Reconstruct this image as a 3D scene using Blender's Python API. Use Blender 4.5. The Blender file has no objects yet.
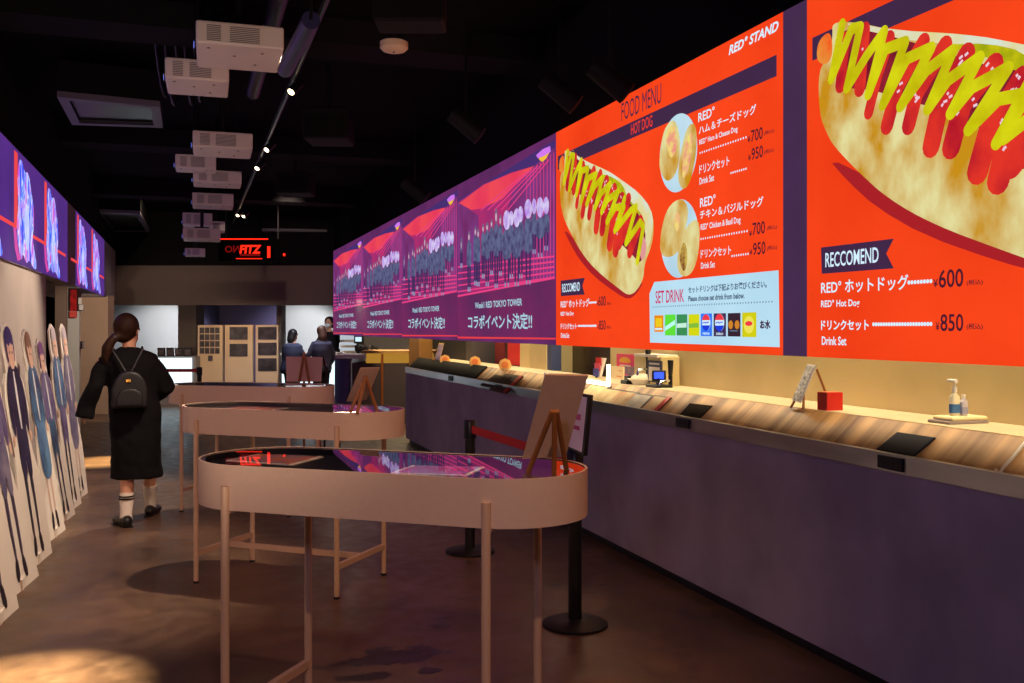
import bpy, math, random
from mathutils import Vector, Matrix
random.seed(7)
SC = bpy.context.scene
COL = SC.collection
# ------------------------------------------------------------------ camera frame
F = 960.0
PSI = math.atan(323.0 / F)
S, C = math.sin(PSI), math.cos(PSI)
HC = 1.455
EYE = Vector((0, 0, HC))
FWD = Vector((S, C, 0)); RGT = Vector((C, -S, 0)); UP = Vector((0, 0, 1))
KX = 1 / C

def ray(u, v): return FWD + RGT * ((u - 512) / F) + UP * ((328 - v) / F)
def P(u, v, z): return EYE + ray(u, v) * z                       # a point at depth z
def at_height(u, v, h=0.0): return EYE + ray(u, v) * ((h - HC) * F / (328 - v))
def on_x(u, v, x): d = ray(u, v); return EYE + d * (x / d.x)
def cam_pt(xc, z, h=0.0): return Vector((0, 0, h)) + FWD * z + RGT * xc

# ------------------------------------------------------------------ materials
def lin(c):
    return tuple((x / 255 / 12.92) if x / 255 <= .04045 else ((x / 255 + .055) / 1.055) ** 2.4 for x in c)
MATS = {}
def mat(name, rgb, rough=.6, metal=0.0, emit=0.0, noise=0.0, scale=8.0, stretch=(1, 1, 1), rgb2=None, bump=0.0, spec=None, coat=0.0, nbias=.5):
    if name in MATS: return MATS[name]
    m = bpy.data.materials.new(name); m.use_nodes = True
    nt = m.node_tree; b = nt.nodes['Principled BSDF']
    col = lin(rgb) + (1,)
    b.inputs['Roughness'].default_value = rough
    b.inputs['Metallic'].default_value = metal
    if spec is not None: b.inputs['Specular IOR Level'].default_value = spec
    if coat: b.inputs['Coat Weight'].default_value = coat; b.inputs['Coat Roughness'].default_value = .08
    target = b.inputs['Base Color']
    if emit:
        b.inputs['Base Color'].default_value = (.01, .01, .01, 1); b.inputs['Roughness'].default_value = .8
        b.inputs['Specular IOR Level'].default_value = .1
        b.inputs['Emission Strength'].default_value = emit
        target = b.inputs['Emission Color']
    target.default_value = col
    if noise or rgb2:
        tc = nt.nodes.new('ShaderNodeTexCoord'); mp = nt.nodes.new('ShaderNodeMapping'); mp.inputs['Scale'].default_value = stretch
        n = nt.nodes.new('ShaderNodeTexNoise'); n.inputs['Scale'].default_value = scale; n.inputs['Detail'].default_value = 5
        nt.links.new(tc.outputs['Object'], mp.inputs[0]); nt.links.new(mp.outputs[0], n.inputs['Vector'])
        r = nt.nodes.new('ShaderNodeValToRGB')
        c2 = lin(rgb2) + (1,) if rgb2 else tuple(x * (1 - noise) for x in col[:3]) + (1,)
        r.color_ramp.elements[0].color = c2; r.color_ramp.elements[1].color = col
        r.color_ramp.elements[0].position = nbias - .17; r.color_ramp.elements[1].position = nbias + .15
        nt.links.new(n.outputs[0], r.inputs[0]); nt.links.new(r.outputs[0], target)
        if bump:
            bp = nt.nodes.new('ShaderNodeBump'); bp.inputs['Strength'].default_value = bump; bp.inputs['Distance'].default_value = .01
            nt.links.new(n.outputs[0], bp.inputs['Height']); nt.links.new(bp.outputs[0], b.inputs['Normal'])
    MATS[name] = m
    return m
def glass_mat(name, tint=(1, 1, 1), ior=1.5, rough=.01):
    if name in MATS: return MATS[name]
    m = bpy.data.materials.new(name); m.use_nodes = True; nt = m.node_tree
    for n in list(nt.nodes): nt.nodes.remove(n)
    o = nt.nodes.new('ShaderNodeOutputMaterial'); mx = nt.nodes.new('ShaderNodeMixShader')
    t = nt.nodes.new('ShaderNodeBsdfTransparent'); g = nt.nodes.new('ShaderNodeBsdfGlossy'); f = nt.nodes.new('ShaderNodeFresnel')
    t.inputs[0].default_value = tint + (1,); g.inputs['Roughness'].default_value = rough; f.inputs[0].default_value = ior
    g.inputs[0].default_value = (1, 1, 1, 1)
    ge = nt.nodes.new('ShaderNodeNewGeometry'); inv = nt.nodes.new('ShaderNodeMath'); inv.operation = 'SUBTRACT'; inv.inputs[0].default_value = 1
    ml = nt.nodes.new('ShaderNodeMath'); ml.operation = 'MULTIPLY'
    nt.links.new(ge.outputs['Backfacing'], inv.inputs[1]); nt.links.new(inv.outputs[0], ml.inputs[0]); nt.links.new(f.outputs[0], ml.inputs[1])
    nt.links.new(ml.outputs[0], mx.inputs[0]); nt.links.new(t.outputs[0], mx.inputs[1]); nt.links.new(g.outputs[0], mx.inputs[2])
    nt.links.new(mx.outputs[0], o.inputs[0]); MATS[name] = m
    return m

# ------------------------------------------------------------------ mesh builder
def tag(o, label=None, cat=None, group=None, kind=None):
    if label: o['label'] = label
    if cat: o['category'] = cat
    if group: o['group'] = group
    if kind: o['kind'] = kind
    return o
def thing(name, label, cat, loc=(0, 0, 0), rz=0.0, group=None):
    o = bpy.data.objects.new(name, None); COL.objects.link(o)
    o.empty_display_size = .1
    o.location = loc; o.rotation_euler = (0, 0, rz)
    return tag(o, label, cat, group)
def copy_tree(o, parent=None):
    c = o.copy(); COL.objects.link(c)
    if parent: c.parent = parent
    for ch in list(o.children): copy_tree(ch, c)
    return c

class MB:
    def __init__(s): s.v = []; s.f = []; s.m = []; s.cur = 0; s.M = None
    def pt(s, p):
        p = Vector(p)
        s.v.append(tuple(s.M @ p if s.M else p)); return len(s.v) - 1
    def face(s, idx): s.f.append(tuple(idx)); s.m.append(s.cur)
    def poly(s, pts): s.face([s.pt(p) for p in pts]); return s
    def box(s, c, size, rz=0.0, rx=0.0):
        c = Vector(c); R = Matrix.Rotation(rz, 3, 'Z') @ Matrix.Rotation(rx, 3, 'X'); b = len(s.v)
        for sx in (-.5, .5):
            for sy in (-.5, .5):
                for sz in (-.5, .5): s.pt(c + R @ Vector((sx * size[0], sy * size[1], sz * size[2])))
        for q in ((0, 1, 3, 2), (4, 6, 7, 5), (0, 4, 5, 1), (2, 3, 7, 6), (0, 2, 6, 4), (1, 5, 7, 3)): s.face([b + i for i in q])
        return s
    def bb(s, a, b): return s.box([(a[i] + b[i]) / 2 for i in range(3)], [abs(a[i] - b[i]) for i in range(3)])
    def prism(s, pts, off):
        """extrude a planar outline by vector off"""
        off = Vector(off); n = len(pts)
        a = [s.pt(p) for p in pts]; b = [s.pt(Vector(p) + off) for p in pts]
        s.face(a[::-1]); s.face(b)
        for i in range(n): s.face((a[i], a[(i + 1) % n], b[(i + 1) % n], b[i]))
        return s
    def tube(s, pts, r, n=10, cap=True, flat=1.0):
        pts = [Vector(p) for p in pts]
        if not isinstance(r, (list, tuple)): r = [r] * len(pts)
        prev = None; rings = []
        for i, p in enumerate(pts):
            t = (pts[min(i + 1, len(pts) - 1)] - pts[max(i - 1, 0)]).normalized()
            if prev is None:
                a = Vector((0, 0, 1)) if abs(t.z) < .9 else Vector((1, 0, 0))
                x = (a - t * a.dot(t)).normalized()
            else: x = (prev - t * prev.dot(t)).normalized()
            prev = x; y = t.cross(x)
            rings.append([s.pt(p + (x * math.cos(k * 2 * math.pi / n) + y * math.sin(k * 2 * math.pi / n) * flat) * r[i]) for k in range(n)])
        for a, b in zip(rings, rings[1:]):
            for k in range(n): s.face((a[k], a[(k + 1) % n], b[(k + 1) % n], b[k]))
        if cap: s.face(rings[0][::-1]); s.face(rings[-1])
        return s
    def loft(s, rings, n=20, p=2.0, cap=True):
        """rings of (cx, cy, z, rx, ry) ; superellipse exponent p"""
        R = []
        for cx, cy, z, rx, ry in rings:
            row = []
            for k in range(n):
                a = 2 * math.pi * k / n; ca, sa = math.cos(a), math.sin(a)
                row.append(s.pt((cx + rx * math.copysign(abs(ca) ** (2 / p), ca), cy + ry * math.copysign(abs(sa) ** (2 / p), sa), z)))
            R.append(row)
        for a, b in zip(R, R[1:]):
            for k in range(n): s.face((a[k], a[(k + 1) % n], b[(k + 1) % n], b[k]))
        if cap: s.face(R[0][::-1]); s.face(R[-1])
        return s
    def ball(s, c, r, n=16, m=10):
        if not isinstance(r, (list, tuple)): r = (r, r, r)
        rings = []
        for i in range(m + 1):
            a = math.pi * (i + .001) / (m + .002) - math.pi / 2
            rings.append((c[0], c[1], c[2] + r[2] * math.sin(a), r[0] * max(math.cos(a), .02), r[1] * max(math.cos(a), .02)))
        return s.loft(rings, n)
    def mesh(s, name, mats, smooth=False):
        me = bpy.data.meshes.new(name); me.from_pydata(s.v, [], s.f)
        for m in (mats if isinstance(mats, (list, tuple)) else [mats]): me.materials.append(m)
        me.polygons.foreach_set('material_index', s.m)
        if smooth: me.polygons.foreach_set('use_smooth', [True] * len(s.f))
        me.update(); return me
    def build(s, name, mats, parent=None, smooth=False, bevel=0.0, world=True, fix=True):
        me = s.mesh(name, mats, smooth)
        if fix:
            import bmesh
            bm = bmesh.new(); bm.from_mesh(me); bmesh.ops.recalc_face_normals(bm, faces=bm.faces); bm.to_mesh(me); bm.free()
        o = bpy.data.objects.new(name, me); COL.objects.link(o)
        if parent:
            o.parent = parent
            if world:
                off = Vector((0, 0, 0)); q = parent
                while q: off += q.location; q = q.parent
                o.location = -off
        if smooth:
            es = o.modifiers.new('e', 'EDGE_SPLIT'); es.split_angle = math.radians(40)
        if bevel:
            bv = o.modifiers.new('b', 'BEVEL'); bv.width = bevel; bv.segments = 2; bv.limit_method = 'ANGLE'
        return o

def struct(name, mb, m, **k):
    o = mb.build(name, m, **k); o['kind'] = 'structure'; return o

# ------------------------------------------------------------------ lettering
_tc = {}
def text_geo(s, bold=0.0, shear=0.0):
    key = (s, bold, shear)
    if key in _tc: return _tc[key]
    cu = bpy.data.curves.new('t', 'FONT'); cu.body = s; cu.offset = bold; cu.shear = shear; cu.fill_mode = 'FRONT'; cu.resolution_u = 3
    o = bpy.data.objects.new('t', cu); COL.objects.link(o)
    dg = bpy.context.evaluated_depsgraph_get(); dg.update()
    me = bpy.data.meshes.new_from_object(o.evaluated_get(dg))
    vs = [(v.co.x, v.co.y) for v in me.vertices]; fs = [tuple(p.vertices) for p in me.polygons]
    bpy.data.objects.remove(o); bpy.data.curves.remove(cu); bpy.data.meshes.remove(me)
    x0 = min(v[0] for v in vs); x1 = max(v[0] for v in vs); y0 = min(v[1] for v in vs); y1 = max(v[1] for v in vs)
    vs = [((x - x0) / (x1 - x0), (y - y0) / max(y1 - y0, 1e-6)) for x, y in vs]
    _tc[key] = (vs, fs); return _tc[key]
def add_text(mb, s, fn, bold=0.012, shear=0.0):
    """fn maps (0..1, 0..1) to a point"""
    vs, fs = text_geo(s, bold, shear); b = len(mb.v)
    for x, y in vs: mb.pt(fn(x, y))
    for f in fs: mb.face([b + i for i in f])
    return mb

# ------------------------------------------------------------------ base materials
M_black = mat('black_paint', (11, 10, 12), .85, spec=.2)
M_ceil = mat('ceiling_black', (9, 9, 10), .95, spec=.1)
M_beam = mat('beam_dark', (26, 25, 28), .9, spec=.1)
M_metal_dark = mat('dark_metal', (34, 33, 36), .35, .6)
M_pipe = mat('pipe_grey', (46, 44, 56), .4, .4)
M_white_plastic = mat('white_plastic', (232, 224, 216), .45)
M_vent = mat('vent_grey', (130, 124, 126), .6)
M_tray = mat('tray_cream', (208, 182, 162), .55, noise=.04, scale=60)
M_leg = mat('leg_cream', (200, 168, 142), .4)
M_traydark = mat('tray_inside', (12, 12, 26), .4)
M_glass = glass_mat('table_glass', ior=1.55)
M_chrome = mat('chrome', (220, 220, 225), .15, 1.0)
M_wood = mat('light_wood', (196, 150, 96), .5, noise=.25, scale=14, stretch=(1, 1, .1))
M_woodd = mat('easel_wood', (160, 98, 44), .5, noise=.25, scale=20, stretch=(1, 1, .15))
M_board = mat('board_back', (196, 160, 132), .75, noise=.06, scale=30)
M_paper = mat('paper', (236, 228, 215), .7)
M_redplastic = mat('red_plastic', (205, 24, 18), .4)
M_belt = mat('belt_red', (200, 16, 22), .7)
M_blackm = mat('matte_black', (10, 10, 11), .5)

# ------------------------------------------------------------------ the room shell
XR, XL = 2.6, -1.33
KR = XR * KX; KL = -XL * KX
H0, H1 = 1.328, 2.912
FARZ = 18.4
CEIL = 3.7
fl = MB().bb((-4.5, -2.5, -.1), (7.5, 24.5, 0))
def floor_material():
    m = bpy.data.materials.new('polished_concrete'); m.use_nodes = True; nt = m.node_tree; b = nt.nodes['Principled BSDF']
    L = nt.links.new; N = nt.nodes.new
    tc = N('ShaderNodeTexCoord')
    n1 = N('ShaderNodeTexNoise'); n1.inputs['Scale'].default_value = 1.3; n1.inputs['Detail'].default_value = 8; n1.inputs['Roughness'].default_value = .65
    n2 = N('ShaderNodeTexNoise'); n2.inputs['Scale'].default_value = 9; n2.inputs['Detail'].default_value = 6
    L(tc.outputs['Object'], n1.inputs['Vector']); L(tc.outputs['Object'], n2.inputs['Vector'])
    r = N('ShaderNodeValToRGB'); e = r.color_ramp.elements
    e[0].position = .3; e[0].color = lin((46, 32, 26)) + (1,); e[1].position = .7; e[1].color = lin((122, 92, 70)) + (1,)
    mix = N('ShaderNodeMix'); mix.data_type = 'FLOAT'; mix.inputs[0].default_value = .3
    L(n1.outputs[0], mix.inputs[2]); L(n2.outputs[0], mix.inputs[3]); L(mix.outputs[0], r.inputs[0])
    col = r.outputs[0]
    # spilled water stains
    total = None
    for (u, v, rx, ry) in ((392, 656, .22, .13), (370, 676, .13, .05), (428, 672, .08, .05), (440, 627, .06, .05), (445, 618, .07, .02), (556, 585, .03, .02), (602, 585, .04, .02), (622, 594, .03, .015)):
        p = at_height(u, v)
        sub = N('ShaderNodeVectorMath'); sub.operation = 'SUBTRACT'; sub.inputs[1].default_value = p; L(tc.outputs['Object'], sub.inputs[0])
        mp = N('ShaderNodeMapping'); mp.inputs['Scale'].default_value = (1 / rx, 1 / ry, 0); mp.inputs['Rotation'].default_value = (0, 0, PSI)
        L(sub.outputs[0], mp.inputs[0])
        ln = N('ShaderNodeVectorMath'); ln.operation = 'LENGTH'; L(mp.outputs[0], ln.inputs[0])
        nn = N('ShaderNodeTexNoise'); nn.inputs['Scale'].default_value = 9; nn.inputs['Detail'].default_value = 4; L(tc.outputs['Object'], nn.inputs['Vector'])
        ma = N('ShaderNodeMath'); ma.operation = 'MULTIPLY_ADD'; ma.inputs[1].default_value = 3.2; L(nn.outputs[0], ma.inputs[0]); L(ln.outputs['Value'], ma.inputs[2])
        lt = N('ShaderNodeMapRange'); lt.inputs[1].default_value = 2.35; lt.inputs[2].default_value = 2.55; lt.inputs[3].default_value = 1; lt.inputs[4].default_value = 0
        L(ma.outputs[0], lt.inputs[0])
        if total is None: total = lt.outputs[0]
        else:
            mx = N('ShaderNodeMath'); mx.operation = 'MAXIMUM'; L(total, mx.inputs[0]); L(lt.outputs[0], mx.inputs[1]); total = mx.outputs[0]
    mc = N('ShaderNodeMix'); mc.data_type = 'RGBA'; L(total, mc.inputs[0]); L(col, mc.inputs[6]); mc.inputs[7].default_value = lin((34, 24, 20)) + (1,)
    L(mc.outputs[2], b.inputs['Base Color'])
    rr = N('ShaderNodeMapRange'); rr.inputs[1].default_value = .3; rr.inputs[2].default_value = .7; rr.inputs[3].default_value = .28; rr.inputs[4].default_value = .5
    L(n2.outputs[0], rr.inputs[0]); L(rr.outputs[0], b.inputs['Roughness'])
    bp = N('ShaderNodeBump'); bp.inputs['Strength'].default_value = .08; bp.inputs['Distance'].default_value = .01; L(n2.outputs[0], bp.inputs['Height']); L(bp.outputs[0], b.inputs['Normal'])
    return m
struct('floor', fl, floor_material())
struct('ceiling', MB().bb((-4.5, -2.5, CEIL), (7.5, 24.5, CEIL + .1)), M_ceil)
# cross beams of the ceiling
yb = P(300, 50, 7.2)
for i, (y, h) in enumerate(((7.0, 3.52), (11.5, 3.5), (15.5, 3.45))):
    struct('trim_beam_%d' % (i + 1), MB().bb((-1.4, y, h), (2.75, y + .45, CEIL)), M_beam)
M_headr = mat('header_purple', (62, 56, 78), .8, noise=.1, scale=6)
M_headl = mat('header_grey', (150, 138, 140), .8, noise=.1, scale=6)
M_headtop = mat('header_top_dark', (14, 13, 16), .9, spec=.1)
# header wall over the service counter
yfar = on_x(333, 300, XR).y
struct('wall_right', MB().bb((XR, -2.5, H0 - .0), (XR + .16, yfar, H1 + .004)), M_headr)
struct('trim_upper_right', MB().bb((XR + .02, -2.5, H1 + .004), (XR + .16, yfar, CEIL)), M_headtop)
# header wall over the standees
struct('wall_left', MB().bb((XL - .12, -2.5, 1.974), (XL, on_x(115.5, 270, XL).y, 2.915)), M_headl)
struct('trim_upper_left', MB().bb((XL - .12, -2.5, 2.915), (XL - .02, 19.5, CEIL)), M_ceil)
M_wallg = mat('wall_grey', (178, 166, 160), .8, noise=.12, scale=2.2, bump=.05)
yA = on_x(46, 300, XL - .02).y
struct('wall_left_lower', MB().bb((XL - .2, -2.5, 0), (XL - .02, yA, 1.974)), M_wallg)
# recess past the opening
yB = on_x(67, 330, XL).y; zP = 16.2
def slab(u0, u1, v0, v1, z, thick=.15):
    a, b, c, d = P(u0, v1, z), P(u1, v1, z), P(u1, v0, z), P(u0, v0, z)
    return MB().prism([a, b, c, d], FWD * thick)
def hslab(u0, u1, h0, h1, z, thick):
    a, b = P(u0, 328, z), P(u1, 328, z); a.z = b.z = h0
    return MB().prism([a, b, b + UP * (h1 - h0), a + UP * (h1 - h0)], FWD * thick)
struct('wall_left_pillar', hslab(66, 79, 0, 1.974, 12.3, .04), mat('pillar_white', (226, 220, 210), .7))
struct('wall_left_brown', hslab(55, 66.5, 0, 1.974, 11.9, .03), mat('door_brown', (120, 98, 84), .7))
struct('wall_left_recess', MB().bb((-3.2, yA - .2, 0), (-3.1, 24, CEIL)), M_black)
pa, pb = P(60, 300, zP), P(108, 300, zP)
struct('wall_left_end', MB().prism([(pa.x, pa.y, 0), (pb.x, pb.y, 0), (pb.x, pb.y, 2.0), (pa.x, pa.y, 2.0)], FWD * .25), mat('wall_beige', (176, 150, 128), .8, noise=.1, scale=2))
yw = on_x(108, 300, XL).y
struct('wall_left_far', MB().bb((XL - .12, yw, 0), (XL - .01, 19.5, 1.974)), MATS['wall_beige'])
struct('trim_soffit_left', MB().bb((-2.2, yB, 1.974), (XL - .12, on_x(115.5, 270, XL).y, 2.04)), M_headl)
def slab(u0, u1, v0, v1, z, thick=.15):
    a, b, c, d = P(u0, v1, z), P(u1, v1, z), P(u1, v0, z), P(u0, v0, z)
    return MB().prism([a, b, c, d], FWD * thick)
def hv(v, z): return HC + (328 - v) * z / F
M_far = mat('far_wall_brown', (112, 98, 92), .85, noise=.1, scale=2)
struct('wall_back_header', slab(112, 420, 265.5, 305, FARZ, .3), M_far)
struct('trim_ceiling_back', slab(60, 480, 150, 265.5, FARZ + .05, .3), M_black)
zz = 20.2
struct('wall_back_left', slab(60, 183, 290, 405, zz), mat('far_wall_grey', (170, 166, 160), .8, noise=.06, scale=2))
struct('wall_back_pier', MB().prism([P(178, 400, FARZ + .5), P(196, 400, FARZ + .5), P(196, 302, FARZ + .5), P(178, 302, FARZ + .5)], FWD * .5), mat('far_pier', (104, 92, 86), .8))
struct('wall_back_middle', slab(183, 284, 290, 405, zz + .1), mat('far_wall_purple', (92, 80, 112), .8))
struct('wall_back_right', slab(279, 480, 290, 405, zz), MATS['far_wall_grey'])
struct('wall_back_pier_dark', slab(276.5, 281, 300, 402, FARZ + .4, .4), MATS['far_pier'])
struct('wall_outer_back', MB().bb((-4.5, 24.4, 0), (7.5, 24.5, CEIL)), M_black)
struct('wall_outer_right', MB().bb((7.4, -2.5, 0), (7.5, 24.5, CEIL)), M_black)
struct('wall_near', MB().bb((-4.5, -2.5, 0), (7.5, -2.4, CEIL)), mat('near_wall', (70, 62, 60), .8))
# ------------------------------------------------------------------ projected pictures on the header wall
E = 1.0
def em(name, rgb, k=1.0, **kw): return mat('glow_' + name, rgb, emit=E * k, **kw)
G_red = em('red', (255, 72, 26), .98, rgb2=(238, 60, 18), scale=1.2)
G_dark = em('aubergine', (66, 40, 72), noise=.1, scale=3)
G_white = em('white', (214, 240, 255))
G_ink = em('ink', (70, 26, 44))
G_bun = em('bun', (228, 220, 156), rgb2=(200, 142, 22), scale=4.5, nbias=.52, stretch=(1, 1.5, 1))
G_bunl = em('bun_pale', (214, 228, 214), rgb2=(226, 214, 150), scale=6)
G_ket = em('ketchup', (226, 52, 38), rgb2=(178, 22, 40), scale=7, nbias=.45)
G_must = em('mustard', (216, 214, 20), rgb2=(190, 180, 8), scale=8)
G_saus = em('sausage', (150, 34, 50), rgb2=(110, 20, 40), scale=9)
G_tip = em('sausage_tip', (244, 92, 30), rgb2=(230, 150, 60), scale=9)
G_hi = em('highlight', (236, 200, 214))
G_shadow = em('picture_red_deep', (176, 34, 40), .9)
G_panel = em('panel_blue_white', (188, 226, 244), rgb2=(176, 214, 236), scale=2)
G_mag = em('magenta_ink', (206, 40, 96))
G_grey = em('grey_ink', (100, 130, 150))
DY = 3.067                     # distance between two menu pictures
def surf(u, v, layer=0, sh=0.0, X=XR):
    p = on_x(u, v, X - .006 - .0012 * layer); p.y += sh; return p
def zm(x, y, ox, oy, k): return (ox + x / k, oy + y / k)
def smooth_poly(pts, it=2):
    for _ in range(it):
        o = []
        for i in range(len(pts)):
            a, b = pts[i], pts[(i + 1) % len(pts)]
            o.append((a[0] * .75 + b[0] * .25, a[1] * .75 + b[1] * .25)); o.append((a[0] * .25 + b[0] * .75, a[1] * .25 + b[1] * .75))
        pts = o
    return pts
def flat(mb, pts, layer, sh=0.0): mb.poly([surf(u, v, layer, sh) for u, v in pts]); return mb
def stroke(mb, pts, w, layer, sh=0.0, rnd=True):
    """a thick line through pixel points; w in metres on the wall"""
    P3 = [surf(u, v, layer, sh) for u, v in pts]
    q = [Vector((0, p.y, p.z)) for p in P3]; x = P3[0].x
    # resample with rounded corners
    for i in range(len(q) - 1):
        d = (q[i + 1] - q[i]); n = Vector((0, -d.z, d.y)).normalized() * w / 2
        mb.poly([(x, *(q[i] + n)[1:]), (x, *(q[i + 1] + n)[1:]), (x, *(q[i + 1] - n)[1:]), (x, *(q[i] - n)[1:])])
    if rnd:
        for p in q: mb.poly([(x - .0003, p.y + math.cos(a * math.pi / 6) * w / 2, p.z + math.sin(a * math.pi / 6) * w / 2) for a in range(12)])
    return mb
def line_text(root, s, m, u0, vt, vb, u1, layer=4, sh=0.0, bold=.012, shear=0.0, name='lettering'):
    a = surf(u0, vb, layer, sh); t = surf(u0, vt, layer, sh); b = surf(u1, vb, layer, sh)
    mb = MB(); add_text(mb, s, lambda x, y: (a.x, a.y + (b.y - a.y) * x, a.z + (t.z - a.z) * y), bold, shear)
    return mb.build(name, m, root, fix=False)
def dots(root, m, u0, u1, v0, n, layer=4, sh=0.0, r=.008):
    a = surf(u0, v0, layer, sh); b = surf(u1, v0, layer, sh); mb = MB()
    for i in range(n):
        y = a.y + (b.y - a.y) * i / (n - 1); mb.poly([(a.x, y + r * math.cos(k * math.pi / 4), a.z + r * math.sin(k * math.pi / 4)) for k in range(8)])
    return mb.build('dotted_line', m, root, fix=False)

def menu_screen():
    yc = surf(556, 300).y
    root = thing('projected_menu', 'red food menu picture with hot dog, two round food photos and a set drink panel', 'menu board', (XR, yc - 1.4, H0), group='food menu pictures on the header wall')
    a = surf(556, 300); b = surf(783, 300)
    x = XR - .004
    MB().box((XR - .003, (a.y + b.y) / 2, (H0 + H1) / 2), (.005, a.y - b.y, H1 - H0)).build('picture_ground', G_red, root)
    mb = MB(); h0, h1 = 2.628, 2.728; ya, ybb = surf(558, 200).y, surf(776.8, 100).y
    mb.poly([(x - .003, ya, h0), (x - .003, ybb, h0), (x - .003, ybb, h1), (x - .003, ya, h1)]).build('dark_band', G_dark, root, fix=False)
    # hot dog, traced partly off the nearer picture (sh = DY)
    c = lambda x_, y_: zm(x_, y_, 780, 0, 4.19)
    n = lambda x_, y_: zm(x_, y_, 550, 140, 4.267)
    def A(u, v):   # nearer picture -> this picture's pixels, via the wall
        p = on_x(u, v, XR); p.y += DY; d = p - EYE; z = d.dot(FWD)
        return (512 + F * d.dot(RGT) / z, 328 - F * d.z / z)
    near = lambda x_, y_: A(*c(x_, y_))
    dog = []
    bun = [n(62, 45), near(255, 92), near(330, 100), near(470, 130), near(640, 138), near(800, 150), near(1010, 190), n(380, 225), n(430, 290), n(445, 360), n(435, 450), n(402, 530), n(400, 590), n(370, 645), n(335, 665), n(295, 635),
           n(200, 560), n(140, 490), n(100, 420), n(65, 350), near(190, 560), near(158, 480), near(155, 290), near(200, 250), near(215, 150)]
    sh_ = [(u - 1.5, v + 5) for u, v in bun[9:22]] + [(u + 6, v - 12) for u, v in bun[9:22][::-1]]
    o = flat(MB(), smooth_poly(bun, 2), 2)
    bunp = o.build('hot_dog_bun', G_bun, root, fix=False)
    # bun's cast shade within the picture
    low = [n(402, 600), n(372, 655), n(335, 682), n(285, 655), n(190, 585), n(125, 510), n(85, 440), n(55, 375), n(120, 440), n(250, 560), n(330, 620)]
    flat(MB(), smooth_poly(low, 1), 1).build('bun_shade_print', G_shadow, root, fix=False)
    pale = [near(255, 92), near(470, 130), near(800, 150), near(1010, 190), n(380, 225), n(430, 290), n(443, 360), n(420, 470), n(405, 420), n(405, 330), n(340, 260), near(1000, 235), near(860, 200), near(700, 190), near(480, 165), near(330, 135)]
    flat(MB(), smooth_poly(pale, 1), 3).build('bun_crust', G_bunl, root, fix=False)
    rel = [near(690, 190), near(860, 185), near(1010, 220), n(330, 245), n(395, 320), n(360, 310), n(300, 250), near(930, 260), near(780, 230)]
    flat(MB(), smooth_poly(rel, 1), 3.4).build('relish', em('relish', (204, 196, 16), rgb2=(150, 160, 10), scale=14), root, fix=False)
    sa = [near(215, 150), near(300, 120), near(480, 160), near(700, 230), near(900, 290), n(300, 225), n(370, 300), n(408, 380), n(405, 470), n(385, 530), n(360, 500), n(330, 470), n(290, 430), n(250, 400), near(860, 560), near(700, 470), near(500, 420), near(380, 380), near(240, 370)]
    flat(MB(), smooth_poly(sa, 1), 3.8).build('sausage', G_saus, root, fix=False)
    tip = [near(205, 130), near(160, 165), near(145, 215), near(150, 265), near(190, 275), near(215, 230)]
    flat(MB(), smooth_poly(tip, 2), 3.9).build('sausage_tip', G_tip, root, fix=False)
    tip2 = [n(395, 400), n(412, 440), n(408, 490), n(392, 520), n(382, 480), n(384, 430)]
    flat(MB(), smooth_poly(tip2, 2), 3.9).build('sausage_tip', em('sausage_end', (226, 150, 150)), root, fix=False)
    K = [((262, 170), (245, 360), .085), ((345, 130), (325, 375), .085), ((448, 165), (405, 300), .08), ((405, 300), (362, 475), .07), ((590, 180), (480, 370), .085), ((480, 370), (438, 530), .09), ((680, 195), (560, 400), .09), ((560, 400), (528, 530), .09),
         ((770, 230), (660, 440), .1), ((660, 440), (622, 615), .11), ((885, 275), (750, 450), .1), ((750, 450), (705, 620), .11), ((1000, 330), (860, 560), .1), ((860, 560), (815, 720), .12), ((1080, 420), (930, 640), .1), ((930, 640), (900, 760), .12)]
    mb = MB()
    for i, (p, q, w) in enumerate(K): stroke(mb, [near(*p), near(*q)], w * .8, 4.2 + i * .03)
    for p, q in (((335, 250), (262, 410)), ((362, 300), (295, 445)), ((386, 345), (340, 480))): stroke(mb, [n(*p), n(*q)], .075, 4.9)
    mb.build('ketchup', G_ket, root, fix=False)
    mb = MB()
    for (px, py) in ((255, 200), (345, 215), (475, 375), (580, 290), (550, 420), (560, 430), (665, 440), (750, 245), (735, 275), (690, 395), (735, 495), (860, 285), (800, 435), (910, 520), (950, 380), (985, 340), (930, 640)):
        for k in range(2):
            a_ = near(px + random.uniform(-14, 14), py + random.uniform(-18, 18)); stroke(mb, [a_, (a_[0] + random.uniform(.5, 1.2), a_[1] - random.uniform(.5, 2))], .01, 5.6, rnd=False)
    mb.build('ketchup_shine', G_hi, root, fix=False)
    Z = [(250, 105), (205, 335), (290, 125), (325, 118), (270, 372), (350, 240), (425, 135), (358, 400), (430, 210), (512, 180), (418, 445), (520, 250), (620, 205), (492, 450), (600, 300), (712, 215), (605, 462), (690, 340), (822, 245), (700, 480), (790, 370), (940, 290), (775, 548), (900, 420), (1030, 395), (890, 605)]
    pts = [near(*q) for q in Z] + [n(318, 250), n(285, 378), n(345, 300), n(368, 285), n(324, 440), n(385, 350), n(398, 372), n(372, 520)]
    mb = MB()
    stroke(mb, pts, .046, 6.4); mb.build('mustard', G_must, root, fix=False)
    # recommendation block, traced off the nearer picture
    d = lambda x_, y_: A(*zm(x_, y_, 780, 200, 4.19))
    flat(MB(), [d(165, 200), d(468, 163), d(437, 225), d(468, 287), d(168, 310)], 3).build('ribbon', G_dark, root, fix=False)
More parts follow.
